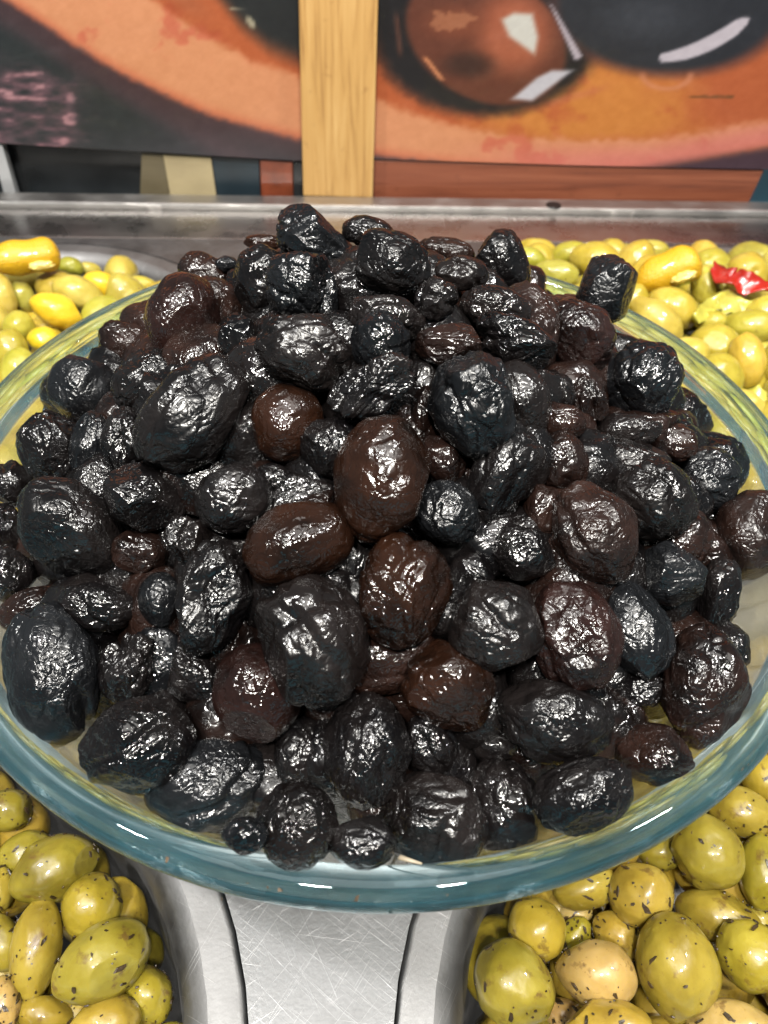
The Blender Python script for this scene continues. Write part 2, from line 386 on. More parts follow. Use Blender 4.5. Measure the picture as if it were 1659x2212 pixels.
# ------------------------------------------------------------------ things behind the counter
def fbm2(x, y, s, oct=4, seed=0):
    r = np.random.default_rng(seed); out = np.zeros_like(x); amp = 1.0; tot = 0
    for o in range(oct):
        g = r.random((64, 64)); X, Y = x * s, y * s
        xi, yi = np.floor(X).astype(int), np.floor(Y).astype(int); fx, fy = X - xi, Y - yi
        fx, fy = fx * fx * (3 - 2 * fx), fy * fy * (3 - 2 * fy)
        a, b_, c_, d_ = g[xi % 64, yi % 64], g[(xi + 1) % 64, yi % 64], g[xi % 64, (yi + 1) % 64], g[(xi + 1) % 64, (yi + 1) % 64]
        out += amp * ((a * (1 - fx) + b_ * fx) * (1 - fy) + (c_ * (1 - fx) + d_ * fx) * fy); tot += amp; amp *= 0.5; s *= 2.03
    return out / tot
def poster_print(X, Y):
    """flat print: olives in a terracotta dish; X, Y in picture units"""
    def S(a, b, v): t_ = np.clip((v - a) / (b - a), 0, 1); return t_ * t_ * (3 - 2 * t_)
    n1 = fbm2(X + 900, Y + 900, 1 / 60.0, 5, 1) - 0.5; n2 = fbm2(X + 900, Y + 900, 1 / 14.0, 4, 2) - 0.5; n3 = fbm2(X + 900, (Y + 900) * 2.6, 1 / 34.0, 4, 3)
    col = np.zeros(X.shape + (3,))
    def put(rgb, m): 
        m = np.clip(m, 0, 1)[..., None]; col[...] = col * (1 - m) + np.array(rgb, float) * m
    put((66, 64, 70), np.ones_like(X))
    put((48, 54, 56), S(-40, 120, 260 - np.hypot((X - 60) * .55, Y - 150)))
    put((92, 72, 78), S(60, 0, np.abs(Y - (20 + .62 * X)) ) * .8)
    # pale woven cloth at the lower left
    w = S(-30, 40, 120 - np.hypot((X - 40) * .75, (Y - 262)) + n1 * 80)
    put((138, 100, 110), w * np.clip(n3 * 1.9 - .35, 0, 1)); put((200, 150, 155), w * S(.60, .80, n3))
    # dish rim, left of the post
    lx = [-900, -60, 50, 150, 250, 350, 450, 550, 650, 750, 850, 1000, 1250, 1400, 1659, 1900]
    low = np.interp(X, lx, [-640, -45, 20, 88, 150, 200, 245, 275, 300, 322, 338, 356, 372, 368, 318, 250])
    upx = [-900, 60, 330, 440, 540, 650, 740, 830, 900, 1000, 1120, 1280, 1450, 1659, 1900]
    up = np.interp(X, upx, [-900, -190, 0, 72, 128, 165, 196, 220, 250, 275, 292, 300, 296, 262, 200])
    put((84, 58, 62), S(85, 0, Y - low) )
    put((226, 122, 84), S(14, -10, Y - low + n2 * 14))
    put((236, 168, 118), S(14, -30, Y - low) * S(-70, 10, (low - up) * .5 - np.abs(Y - (low + up) / 2) * 1.0 + n1 * 60) * .85)
    put((214, 92, 66), S(.12, .3, n1 + n2 * .35) * S(0, -25, Y - low) * .55)
    put((232, 130, 124), S(55, 0, np.abs(Y - low + 22)) * S(0, -8, Y - low) * .7 * S(900, 1350, X))
    # inside of the dish
    inn = S(12, -14, Y - up + n2 * 18)
    put((206, 108, 58), inn)
    put((228, 148, 66), inn * S(-60, 60, 120 - np.hypot((X - 1270) * .55, Y - 245) + n1 * 90) * .9)
    put((196, 84, 52), inn * S(.1, .28, n1) * .5)
    put((44, 46, 48), S(30, -40, Y - np.interp(X, [300, 470, 520, 580, 650, 760, 830], [-60, -10, 55, 105, 135, 120, 80])) * S(440, 480, X) * S(1000, 800, X))
    put((190, 110, 70), S(60, 0, np.abs(X - 400 - Y * .9)) * S(60, 0, Y) * .6)
    put((196, 188, 160), S(3, 0, np.abs(Y - 18)) * S(22, 16, np.abs(X - 515)) * .8)
    put((196, 188, 160), S(9, 3, np.hypot((X - 540) * .8 - (Y - 45) * .35, (Y - 48) * .45)) * .9)
    # olive shadow
    put((36, 32, 36), inn * S(26, -14, np.hypot((X - 1050) / 235, (Y - 70) / 172) * 170 - 170 + n2 * 10) )
    put((128, 78, 60), S(10, 0, np.abs(X - 858 - (Y - 50) * .1)) * S(60, 30, np.abs(Y - 75)) * .7)
    # second, dark olive
    e2 = np.hypot((X - 1445) / 235, (Y - 10) / 140)
    put((96, 62, 60), S(1.22, 1.02, e2) * .8)
    put((50, 51, 60), S(1.08, .95, e2)); put((82, 86, 96), S(.8, .1, np.hypot((X - 1400) / 200, (Y - 40) / 90)) * .5 * S(1.08, .95, e2))
    # brown olive
    ca, sa = math.cos(.5), math.sin(.5); u = (X - 1050) * ca + (Y - 80) * sa; v = -(X - 1050) * sa + (Y - 80) * ca
    e1 = np.hypot(u / 185, v / 138)
    put((120, 66, 48), S(1.05, .93, e1))
    put((186, 104, 72), S(.95, .35, np.hypot((X - 1110) / 120, (Y - 70) / 130)) * S(1.0, .93, e1))
    put((150, 80, 54), S(.9, .2, np.hypot((X - 985) / 110, (Y - 50) / 60)) * S(1.0, .93, e1) * .8)
    put((70, 42, 38), S(.9, .2, np.hypot((X - 1010) / 90, (Y - 140) / 46)) * S(1.0, .93, e1) * .85)
    put((206, 140, 100), S(.75, .5, n1 * 0 + np.hypot((X - 975) / 60, (Y - 48) / 26) + n2 * 2.2) * .6)
    put((220, 146, 100), S(6, 2, np.abs((X - 934) * .8 - (Y - 145) * .62)) * S(30, 20, np.abs(Y - 148)))
    # glints of the studio lamps, printed
    poly = lambda pts: pts
    def wedge(pts, soft):
        m_ = np.full(X.shape, 1e9)
        for (x0, y0), (x1, y1) in zip(pts, pts[1:] + pts[:1]):
            L_ = math.hypot(x1 - x0, y1 - y0); m_ = np.minimum(m_, ((x1 - x0) * (Y - y0) - (y1 - y0) * (X - x0)) / L_)
        return S(-soft, soft, m_)
    put((214, 212, 204), wedge([(1084, 42), (1110, 28), (1150, 30), (1162, 80), (1155, 118), (1100, 78)], 7))
    put((206, 204, 212), wedge([(1105, 214), (1160, 168), (1192, 152), (1238, 152), (1190, 188), (1150, 218)], 6))
    put((190, 180, 190), wedge([(1186, 5), (1198, 20), (1258, 122), (1243, 132)], 3))
    cy_ = np.interp(X, [1426, 1450, 1480, 1510, 1540, 1565, 1590, 1605, 1618], [126, 122, 115, 104, 90, 76, 60, 50, 42])
    hw = np.interp(X, [1424, 1428, 1480, 1540, 1590, 1608, 1622], [0, 9, 14, 17, 17, 11, 0])
    put((204, 196, 206), S(4, -3, np.abs(Y - cy_) - hw) * S(1422, 1428, X) * S(1624, 1614, X))
    # ring of pale reflection
    put((226, 150, 112), S(8, 0, np.abs(np.hypot((X - 1440) * .62, Y - 160) - 32)) * S(150, 165, Y) * .7)
    put((110, 78, 38), S(4, 1, np.abs(Y - 209 - n2 * 5)) * S(50, 46, np.abs(X - 1537)) * .8)
    put((214, 120, 90), S(14, 0, np.abs(Y - np.interp(X, [1180, 1290, 1330], [225, 195, 180]))) * S(1170, 1200, X) * S(1330, 1280, X) * .4)
    put((84, 56, 70), S(-16, 22, Y - np.interp(X, [1300, 1450, 1659, 1900], [380, 352, 322, 250])))
    col += (n2 * 13 + (rng.random(X.shape) - .5) * 5)[..., None]
    return np.clip(col, 0, 255) / 255

PY = 0.330
def ext_x(px_from, px_to, n, yb, ref_y): return [fb(px_from + (px_to - px_from) * k / n, ref_y, yb)[0] for k in range(n + 1)]
poster = empty('poster', fr(0, PY, 0.0), YAW)
tag(poster, 'printed poster of olives in a terracotta dish behind the wooden post', 'poster')
PX = [(-420, 285), (0, 309), (640, 347), (806, 343), (1240, 357), (1659, 366), (2080, 372)]
def poster_bottom(a):
    k = [fb(x, y, PY) for x, y in PX]
    return np.interp(a, [q[0] for q in k], [q[1] for q in k])
a0, a1 = fb(-400, 150, PY)[0], fb(2050, 150, PY)[0]
nx, nz = 420, 190
aa = np.linspace(a0, a1, nx); zb = poster_bottom(aa); ztop = 0.24
tt = np.linspace(0, 1, nz) ** 1.25
A = np.repeat(aa[None], nz, 0); Z = zb[None] + (ztop - zb[None]) * tt[:, None]
W3 = BC[None, None] + A[..., None] * E1 + PY * E2
dd = np.dstack([W3, Z]) - CAM; dz_ = dd @ np.array(_f)
PXX = PW / 2 + PF * (dd @ np.array(CAM_R)) / dz_; PYY = PH / 2 - PF * (dd @ np.array(CAM_U)) / dz_
rgb = poster_print(PXX, PYY)
rgb = (rgb ** 1.18) * 0.78; rgb = rgb * 0.86 + 0.14 * rgb.mean(2, keepdims=True) * np.array([1.05, 0.98, 0.97])
rgbl = np.where(rgb <= 0.04045, rgb / 12.92, ((rgb + 0.055) / 1.055) ** 2.4)
me = bpy.data.meshes.new('print_sheet')
vv = np.dstack([A, np.zeros_like(A), Z]).reshape(-1, 3)
ii = np.arange(nx * nz).reshape(nz, nx)
ff = np.dstack([ii[:-1, :-1], ii[:-1, 1:], ii[1:, 1:], ii[1:, :-1]]).reshape(-1, 4)
me.from_pydata(vv.tolist(), [], ff.tolist())
ca_ = me.color_attributes.new('print', 'FLOAT_COLOR', 'POINT')
ca_.data.foreach_set('color', np.dstack([rgbl, np.ones_like(A)]).reshape(-1).astype(np.float32))
m, nt, b = new_mat('glossy_print'); at_ = N(nt, 'ShaderNodeAttribute'); at_.attribute_name = 'print'
nt.links.new(at_.outputs['Color'], b.inputs['Base Color']); b.inputs['Roughness'].default_value = 0.42; b.inputs['Coat Weight'].default_value = 0.15
me.materials.append(m)
mesh_obj('print_sheet', me, poster, False)
bm = bmesh.new()                               # the board the sheet is mounted on, with its own lower edge
for y_, in ((0.0012,), (0.010,)):
    for a in aa[::10]:
        bm.verts.new((a, y_, poster_bottom(a) - 0.0006)); bm.verts.new((a, y_, ztop))
bm.verts.ensure_lookup_table(); n_ = len(aa[::10])
for k in range(n_ - 1):
    f0 = 2 * k; g0 = 2 * n_ + 2 * k
    bm.faces.new([bm.verts[i] for i in (f0, f0 + 2, f0 + 3, f0 + 1)])
    bm.faces.new([bm.verts[i] for i in (g0, g0 + 1, g0 + 3, g0 + 2)])
    bm.faces.new([bm.verts[i] for i in (f0, g0, g0 + 2, f0 + 2)])
EDGE = simple('board_edge', (0.30, 0.24, 0.23), 0.25, coat=0.5)
bm_obj('backing_board', bm, EDGE, poster)

def quad_prism(name, pts, yb, depth, mat, parent=None, bev=0.0, loc=None):
    """upright slab whose front outline is given by picture points measured on the plane yb"""
    q = [fb(x, y, yb) for x, y in pts]
    bm = bmesh.new(); f = [bm.verts.new((a, 0, z)) for a, z in q]; g = [bm.verts.new((a, depth, z)) for a, z in q]
    bm.faces.new(f); bm.faces.new(g[::-1])
    for k in range(len(q)):
        j = (k + 1) % len(q); bm.faces.new((f[j], f[k], g[k], g[j]))
    bmesh.ops.recalc_face_normals(bm, faces=bm.faces)
    if bev: bmesh.ops.bevel(bm, geom=list(bm.edges), offset=bev, segments=2, affect='EDGES', profile=0.5)
    o = bm_obj(name, bm, mat, parent)
    if parent is None: o.location = fr(0, yb, 0); o.rotation_euler = (0, 0, YAW)
    return o
# wooden post
def wood(name, c0, c1, c2, axis_scale):
    m, nt, b = new_mat(name); L = nt.links.new; tc = N(nt, 'ShaderNodeTexCoord')
    mp = N(nt, 'ShaderNodeMapping'); mp.inputs['Scale'].default_value = axis_scale; L(tc.outputs['Object'], mp.inputs['Vector'])
    n = N(nt, 'ShaderNodeTexNoise', Scale=1.0, Detail=6.0, Roughness=0.6, Distortion=0.6); L(mp.outputs[0], n.inputs['Vector'])
    r = ramp(nt, n.outputs['Fac'], [(0.30, c0), (0.48, c1), (0.72, c2)])
    fl = N(nt, 'ShaderNodeTexNoise', Scale=130.0, Detail=4.0); L(tc.outputs['Object'], fl.inputs['Vector'])
    fr_ = ramp(nt, fl.outputs['Fac'], [(0.62, (0, 0, 0)), (0.78, (0.45,) * 3)])
    mx = N(nt, 'ShaderNodeMix', data_type='RGBA'); L(fr_.outputs[0], mx.inputs[0]); L(r.outputs[0], mx.inputs[6]); mx.inputs[7].default_value = (c0[0] * .7, c0[1] * .6, c0[2] * .6, 1)
    L(mx.outputs[2], b.inputs['Base Color']); b.inputs['Roughness'].default_value = 0.5
    bump_chain(nt, b, [(n.outputs['Fac'], 0.35, 0.001)]); return m
PINE = wood('pale_pine', (0.25, 0.125, 0.038), (0.43, 0.245, 0.080), (0.52, 0.325, 0.125), (190, 190, 11))
post = quad_prism('wooden_post', [(655, 424), (805, 428), (817, 0), (820, -300), (642, -300), (645, 0)], 0.3224, 0.0070, PINE, None, 0.0008)
tag(post, 'pale wooden post standing in front of the printed poster', 'post')
MAHOG = wood('red_brown_board', (0.10, 0.026, 0.012), (0.17, 0.048, 0.022), (0.22, 0.07, 0.034), (10, 160, 200))
rail = quad_prism('wooden_rail', [(800, 450), (1612, 450), (1650, 369), (1240, 360), (806, 346)], 0.3312, 0.008, MAHOG, None, 0.0006)
tag(rail, 'red-brown board along the counter under the poster', 'board')
PALEBLUE = simple('pale_blue_plastic', (0.45, 0.62, 0.70), 0.35, bump=0.1)
bt_ = quad_prism('plastic_tub', [(1600, 452), (1900, 452), (1900, 335), (1640, 335)], 0.3620, 0.05, PALEBLUE, None, 0.002)
tag(bt_, 'pale blue plastic tub beyond the end of the red-brown board', 'tub')
# seen through the gap at the left, under the poster
q = quad_prism('back_panel', [(-400, 470), (720, 470), (720, 250), (-400, 250)], 0.345, 0.01, DARKPAINT)
tag(q, 'dark grey panel at the back of the gap under the poster', 'panel')
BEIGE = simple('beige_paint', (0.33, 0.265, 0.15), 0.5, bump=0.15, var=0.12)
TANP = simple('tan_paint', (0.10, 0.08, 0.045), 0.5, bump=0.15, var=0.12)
BLUEP = simple('slate_blue_paint', (0.012, 0.020, 0.026), 0.35, var=0.3)
REDP = simple('orange_red_paint', (0.15, 0.036, 0.016), 0.3, var=0.3, vscale=120, coat=0.6)
GREYP = simple('pale_grey_metal', (0.5, 0.5, 0.5), 0.35, 0.5)
q = empty('beige_leg', fr(0, 0.3325, 0), YAW); tag(q, 'beige and tan leg in the gap left of the wooden post', 'leg')
def leg_side(name, pts, yb, mat):
    o = quad_prism(name, pts, yb, 0.008, mat, q); o.location = (0, yb - 0.3325, 0); return o
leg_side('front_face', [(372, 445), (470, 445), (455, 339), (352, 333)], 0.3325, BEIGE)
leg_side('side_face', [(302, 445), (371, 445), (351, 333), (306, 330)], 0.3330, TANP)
q = quad_prism('slate_board', [(470, 445), (563, 445), (559, 345), (457, 339)], 0.3340, 0.006, BLUEP); tag(q, 'dark slate blue board in the gap between beige leg and red box', 'board')
q = quad_prism('red_box', [(565, 445), (634, 445), (632, 350), (561, 345)], 0.3318, 0.02, REDP, None, 0.0006); tag(q, 'orange red box in the gap beside the wooden post', 'box')
q = quad_prism('black_upright', [(635, 445), (654, 445), (652, 351), (634, 350)], 0.3325, 0.008, DARKPAINT); tag(q, 'thin black upright just left of the wooden post', 'upright')
q = quad_prism('metal_strut', [(16, 445), (42, 445), (4, 312), (-20, 311)], 0.3318, 0.006, GREYP); tag(q, 'slanted pale grey strut at the far left under the poster', 'strut')

# unseen teal cloth, inferred and added so the front of the rim turns teal
bm = bmesh.new(); n_ = 60; g = []
for i in range(n_ + 1):
    a = -1.1 + 2.2 * i / n_
    g.append([bm.verts.new((a, 0.03 * math.sin(a * 23) + 0.012 * math.sin(a * 61), z)) for z in (-0.8, -0.3, -0.05, 0.11)])
for p, q in zip(g, g[1:]):
    for k in range(3): bm.faces.new((p[k], q[k], q[k + 1], p[k + 1]))
cl = bm_obj('added_teal_cloth', bm, simple('added_teal_cloth', (0.20, 0.64, 0.80), 0.8, bump=0.3), None, True); cl.location = fr(0, -0.72, 0)
tag(cl, 'unseen teal cloth added on the near side to tint the glass rim', 'cloth')

# ------------------------------------------------------------------ the glass bowl
RIM_Z = 0.068
def lathe(name, prof, mats, fmat, seg=160, parent=None):
    bm = bmesh.new(); rings = []
    for r, z in prof:
        if r < 1e-6: rings.append([bm.verts.new((0, 0, z))])
        else: rings.append([bm.verts.new((r * math.cos(2 * math.pi * k / seg), r * math.sin(2 * math.pi * k / seg), z)) for k in range(seg)])
    for i, (a, b) in enumerate(zip(rings, rings[1:])):
        for k in range(seg):
            j = (k + 1) % seg
            if len(a) == 1: f = bm.faces.new((a[0], b[k], b[j]))
            elif len(b) == 1: f = bm.faces.new((a[k], a[j], b[0]))
            else: f = bm.faces.new((a[k], a[j], b[j], b[k]))
            f.material_index = fmat[i]
    bmesh.ops.recalc_face_normals(bm, faces=bm.faces)
    me = bpy.data.meshes.new(name); bm.to_mesh(me); bm.free()
    for m in mats: me.materials.append(m)
    return mesh_obj(name, me, parent)
def catmull(pts, n=5):
    P = [pts[0]] + pts + [pts[-1]]; out = []
    for i in range(1, len(P) - 2):
        for k in range(n):
            t = k / n; p0, p1, p2, p3 = [np.array(q) for q in P[i - 1:i + 3]]
            out.append(tuple(.5 * (2 * p1 + (p2 - p0) * t + (2 * p0 - 5 * p1 + 4 * p2 - p3) * t * t + (3 * p1 - p0 - 3 * p2 + p3) * t ** 3)))
    return out + [pts[-1]]
outer = catmull([(0.058, 0.0006), (0.069, 0.0035), (0.086, 0.0165), (0.1015, 0.034), (0.1133, 0.052), (0.1167, 0.0580)])
bead = catmull([(0.1167, 0.0580), (0.1198, 0.0586), (0.1230, 0.0602), (0.1246, 0.0632), (0.1241, 0.0662), (0.1217, 0.0681), (0.1188, 0.0678), (0.1167, 0.0650), (0.1150, 0.0605)], 4)
inner = catmull([(0.1150, 0.0605), (0.1098, 0.052), (0.0972, 0.0345), (0.0815, 0.0195), (0.0645, 0.0085), (0.055, 0.0062)])
prof = [(0, 0.0012), (0.05, 0.0012)] + outer + bead[1:] + inner[1:] + [(0, 0.0060)]
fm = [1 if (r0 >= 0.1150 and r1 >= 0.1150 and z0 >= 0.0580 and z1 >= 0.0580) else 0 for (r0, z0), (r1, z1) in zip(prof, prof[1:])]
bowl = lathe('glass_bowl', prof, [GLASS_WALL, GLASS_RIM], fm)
bowl.location = (BC[0], BC[1], 0.0006); bowl.scale = (1.01, 1.01, 1.0)
tag(bowl, 'clear glass bowl with thick teal rim heaped with black olives', 'bowl')

# crumbs and dried herb left on the rim
bm = bmesh.new(); r = np.random.default_rng(5)
for _ in range(70):
    a_ = r.uniform(0, 6.283); k_ = r.random(); rr_, zz_ = (0.1246 * 1.01, 0.0640) if k_ < .3 else ((0.1222 * 1.01, 0.0684) if k_ < .7 else (0.1165 * 1.01, 0.0655))
    p = Vector((rr_ * math.cos(a_), rr_ * math.sin(a_), zz_)); q_ = r.random() ** 3; l_ = 0.0002 + 0.0006 * q_; d_ = r.normal(size=3)
    vs = [bm.verts.new(p + Vector((l_ * r.uniform(-1, 1), l_ * r.uniform(-1, 1), 0.0004 * r.uniform(-1, 1)))) for _ in range(6)]
    bmesh.ops.convex_hull(bm, input=vs)
o = bm_obj('rim_crumb', bm, simple('brown_crumb', (0.075, 0.042, 0.018), 0.5, var=0.6, vscale=300), bowl); o['kind'] = 'stuff'

# ------------------------------------------------------------------ olives: shape
_ico = {}
def ico(level):
    if level not in _ico:
        bm = bmesh.new(); bmesh.ops.create_icosphere(bm, subdivisions=level, radius=1.0)
        me = bpy.data.meshes.new('ball'); bm.to_mesh(me); bm.free()
        v = np.empty(len(me.vertices) * 3, np.float32); me.vertices.foreach_get('co', v)
        _ico[level] = (me, v.reshape(-1, 3).astype(np.float64))
    return _ico[level]
_perm = np.random.default_rng(3).permutation(512); _grad = np.random.default_rng(4).normal(size=(512, 3)); _grad /= np.linalg.norm(_grad, axis=1, keepdims=True)
def perlin(p):
    i = np.floor(p).astype(int); f = p - i; u = f * f * f * (f * (f * 6 - 15) + 10); out = np.zeros(len(p))
    for cx in (0, 1):
        for cy in (0, 1):
            for cz in (0, 1):
                h = _perm[(_perm[(_perm[(i[:, 0] + cx) % 512] + i[:, 1] + cy) % 512] + i[:, 2] + cz) % 512]
                w = (u[:, 0] if cx else 1 - u[:, 0]) * (u[:, 1] if cy else 1 - u[:, 1]) * (u[:, 2] if cz else 1 - u[:, 2])
                out += w * ((f - (cx, cy, cz)) * _grad[h]).sum(1)
    return out
def sm(a, b, v): t = np.clip((v - a) / (b - a), 0, 1); return t * t * (3 - 2 * t)

def olive_mesh(name, A, B, Cc, style, seed, level, mat):
    """style letters: w wrinkled, s smooth, f faceted, p pear-shaped, c collapsed/folded, g plump green, k green with a cleft"""
    me0, v = ico(level); r = np.random.default_rng(seed); off = r.random(3) * 50 + 10
    d = v.copy()
    rad = np.ones(len(v))
    low = 0.16 if style in 'fc' else 0.10
    if style in 'gk': low = 0.06
    rad += low * 2.0 * perlin(v * 0.9 + off) * 0.8 + low * 0.9 * perlin(v * 1.9 + off + 7)
    # flattened or pressed-in sides
    ncut = {'w': 6, 's': 2, 'f': 10, 'p': 4, 'c': 7, 'g': 1, 'k': 1}[style]
    for k in range(ncut):
        n = r.normal(size=3); n /= np.linalg.norm(n); h = r.uniform(0.68, 0.88) if style in 'fc' else r.uniform(0.78, 0.95)
        dp = (v @ n) * rad; ex = np.maximum(dp - h, 0)
        rad -= ex / np.maximum(v @ n, 0.3) * (0.85 if style != 'c' else 1.15)
    if style in 'cw':
        for k in range(3 if style == 'c' else 2):       # deep folds
            n = r.normal(size=3); n /= np.linalg.norm(n); m_ = r.normal(size=3); m_ -= n * (m_ @ n); m_ /= np.linalg.norm(m_)
            q = (v @ n) - r.uniform(-.3, .3) + .25 * perlin(v * 1.6 + off + 3 * k)
            rad -= (0.16 if style == 'c' else 0.085) * np.exp(-(q / 0.12) ** 2) * sm(-.2, .5, v @ m_)
    if style == 'k':
        n = r.normal(size=3); n[2] *= .3; n /= np.linalg.norm(n)
        q = (v @ n) - .1 + .1 * perlin(v * 2 + off); rad -= 0.13 * np.exp(-(q / 0.07) ** 2) * sm(-.1, .6, v[:, 2])
    if style in 'wfcps':
        s = {'w': 1.0, 'f': .9, 'c': 1.1, 'p': .8, 's': .42}[style]
        wp = v + 0.36 * np.stack([perlin(v * 2.2 + off + q) for q in (11, 23, 31)], 1)
        st = np.array([0.75, 1.25, 1.0])                # wrinkles run a little along the length
        s *= r.uniform(0.65, 1.25)
        for cnt, dep, wid in ((12, 0.054, 0.12), (34, 0.030, 0.065), (95, 0.021, 0.045)):
            c = r.normal(size=(cnt, 3)); c /= np.linalg.norm(c, axis=1, keepdims=True)
            D2 = ((wp * st)[:, None, :] - (c * st)[None]) if False else None
            a2 = ((wp * st) ** 2).sum(1)[:, None] + ((c * st) ** 2).sum(1)[None] - 2 * (wp * st) @ (c * st).T
            two = np.sqrt(np.maximum(np.partition(a2, 1, axis=1)[:, :2], 0)); e = two[:, 1] - two[:, 0]
            msk = sm(-.25, .25, perlin(v * 1.5 + off + cnt))
            rad -= dep * s * (1 - sm(0, wid * 2, e)) * (0.35 + 0.65 * msk)
        rn = 1 - np.abs(perlin(wp * 5.0 + off)) * 3
        rad += 0.013 * s * np.clip(rn, -1, 1) + 0.005 * s * (1 - np.abs(perlin(wp * 11.0 + off)) * 3).clip(-1, 1)
    d = v * rad[:, None]
    if style == 'p': d[:, 1:] *= (1 - 0.34 * d[:, :1].clip(-1, 1))
    if style in 'gk': d[:, 1:] *= (1 - 0.10 * r.uniform(-1, 1) * d[:, :1].clip(-1, 1)); d[:, 0] += 0.07 * np.sign(d[:, 0]) * np.abs(d[:, 0]) ** 6
    if style in 'gk':                                    # dimple where the stalk was
        tip = np.array([1.0, 0, 0]); d[:, 0] -= 0.10 * np.exp(-((1 - v[:, 0]) / 0.012)) * 1.0
    lo, hi = d.min(0), d.max(0)
    d = (d - (lo + hi) / 2) / ((hi - lo) / 2)
    d *= np.array([A, B, Cc])
    me = me0.copy(); me.name = name
    me.vertices.foreach_set('co', d.astype(np.float32).reshape(-1)); me.update()
    me.polygons.foreach_set('use_smooth', [True] * len(me.polygons))
    me.materials.append(mat)
    return me

class Item:
    pass
def make_item(px, py, a, b, ang, t, dat, cdepth=None):
    it = Item(); it.px, it.py, it.a, it.b, it.ang, it.t, it.t0 = px, py, a, b, ang, t, t
    it.dat = dat; it.cd = cdepth; it.tmax = 9.0; it.ray = ray(px, py); update(it); return it
def update(it):
    d = it.ray; it.pos = CAM + d * it.t; u = d / np.linalg.norm(d); it.u = u
    c, s = math.cos(math.radians(it.ang)), math.sin(math.radians(it.ang))
    va = (np.array(CAM_R) * c - np.array(CAM_U) * s) * it.a * it.t / PF
    vb = (np.array(CAM_R) * -s - np.array(CAM_U) * c) * it.b * it.t / PF
    va -= u * (va @ u); vb -= u * (vb @ u)
    A, B = np.linalg.norm(va), np.linalg.norm(vb); ea = va / A
    eb = np.cross(u, ea); eb /= np.linalg.norm(eb)
    it.ax = (ea, eb, np.cross(ea, eb)); Cc = it.cd * min(A, B) if it.cd else (0.55 * min(A, B) + 0.45 * math.sqrt(A * B))
    it.len = (A, B, Cc)
def reach(it, n):
    return 1 / math.sqrt(sum(((n @ e) / l) ** 2 for e, l in zip(it.ax, it.len)))
def settle(items, iters=60, back=0.014, fwd=0.005, k=0.86):
    for it in items:
        it.t0 = min(it.t0, it.tmax); it.t = it.t0; update(it)
    for _ in range(iters):
        mv = 0
        P = np.array([i.pos for i in items])
        for i in range(len(items)):
            for j in range(i + 1, len(items)):
                dv = P[j] - P[i]; L_ = math.sqrt(dv @ dv)
                if L_ > 0.045 or L_ < 1e-6: continue
                n = dv / L_; need = k * (reach(items[i], n) + reach(items[j], n))
                if L_ < need:
                    f_, g_ = (items[i], items[j]) if items[i].t0 < items[j].t0 else (items[j], items[i])
                    o = (need - L_) * 0.35
                    g_.t = min(g_.t + o, g_.t0 + back, g_.tmax); f_.t = max(f_.t - o * 0.35, f_.t0 - fwd); mv += o
        for it in items: update(it)
        if mv < 1e-4: break
def march(px, py, zfun, lift=0.0, t0=0.08, t1=0.62, rmax=None):
    d = ray(px, py); ts = np.linspace(t0, t1, 900); p = CAM[None] + d[None] * ts[:, None]
    gap = p[:, 2] - zfun(p[:, 0], p[:, 1])
    if rmax: gap = np.where(np.hypot(p[:, 0] - BC[0], p[:, 1] - BC[1]) < rmax, gap, 9.0)
    k = np.argmax(gap < 0) if (gap < 0).any() else np.argmin(gap)
    return ts[k] - lift
def put_olive(it, name, style, seed, level, mat):
    me = olive_mesh(name, *it.len, style, seed, level, mat)
    o = bpy.data.objects.new(name, me); C.objects.link(o)
    R_ = Matrix.Identity(4)
    for k in range(3):
        for i in range(3): R_[i][k] = it.ax[k][i]
    R_.translation = it.pos; o.matrix_world = R_
    it.obj = o
    return o
def visible_share(it, others, eyes, n=60):
    """share of sample points on the near side that at least one eye sees past the other ellipsoids"""
    r = np.random.default_rng(1); s = r.normal(size=(n, 3)); s /= np.linalg.norm(s, axis=1, keepdims=True)
    Rm = np.array(it.ax); pts = it.pos + (s * np.array(it.len)) @ Rm
    best = 0
    for eye in eyes:
        dirs = eye - pts; nrm = (s / np.array(it.len)) @ Rm
        ok = (nrm * dirs).sum(1) > 0
        if not ok.any(): continue
        P_, D_ = pts[ok] + 0, dirs[ok]; vis = np.ones(len(P_), bool)
        for o in others:
            if o is it or np.linalg.norm(np.cross(o.pos - it.pos, (eye - it.pos) / np.linalg.norm(eye - it.pos))) > 0.05: continue
            Ro = np.array(o.ax).T / np.array(o.len)
            p, d = (P_ - o.pos) @ Ro, D_ @ Ro
            A_, B_, C_ = (d * d).sum(1), (p * d).sum(1), (p * p).sum(1) - 1
            disc = B_ * B_ - A_ * C_; hit = (disc > 0) & ((-B_ + np.sqrt(np.maximum(disc, 0))) / A_ > 1e-3)
            vis &= ~hit
        best = max(best, vis.mean())
    return best
EYES = [CAM, CAM + np.array([0.07, 0, 0]), CAM - np.array([0.07, 0, 0])]
def ball_item(pos, rad, r):
    """an olive put somewhere in space: random turn"""
    it = Item(); it.pos = np.array(pos); q = np.linalg.qr(r.normal(size=(3, 3)))[0]
    if np.linalg.det(q) < 0: q[0] *= -1
    it.ax = tuple(q); it.len = (rad * r.uniform(1.05, 1.25), rad * r.uniform(.9, 1.0), rad * r.uniform(.85, .98)); it.t = it.t0 = 0
    return it

# ------------------------------------------------------------------ the black olives
def mound(x, y):
    rho = np.hypot(x - BC[0], y - 0.006 - BC[1])
    return np.where(rho < 0.118, 0.055 + 0.068 * (1 - np.minimum(rho / 0.118, 1) ** 1.45), 0.02)
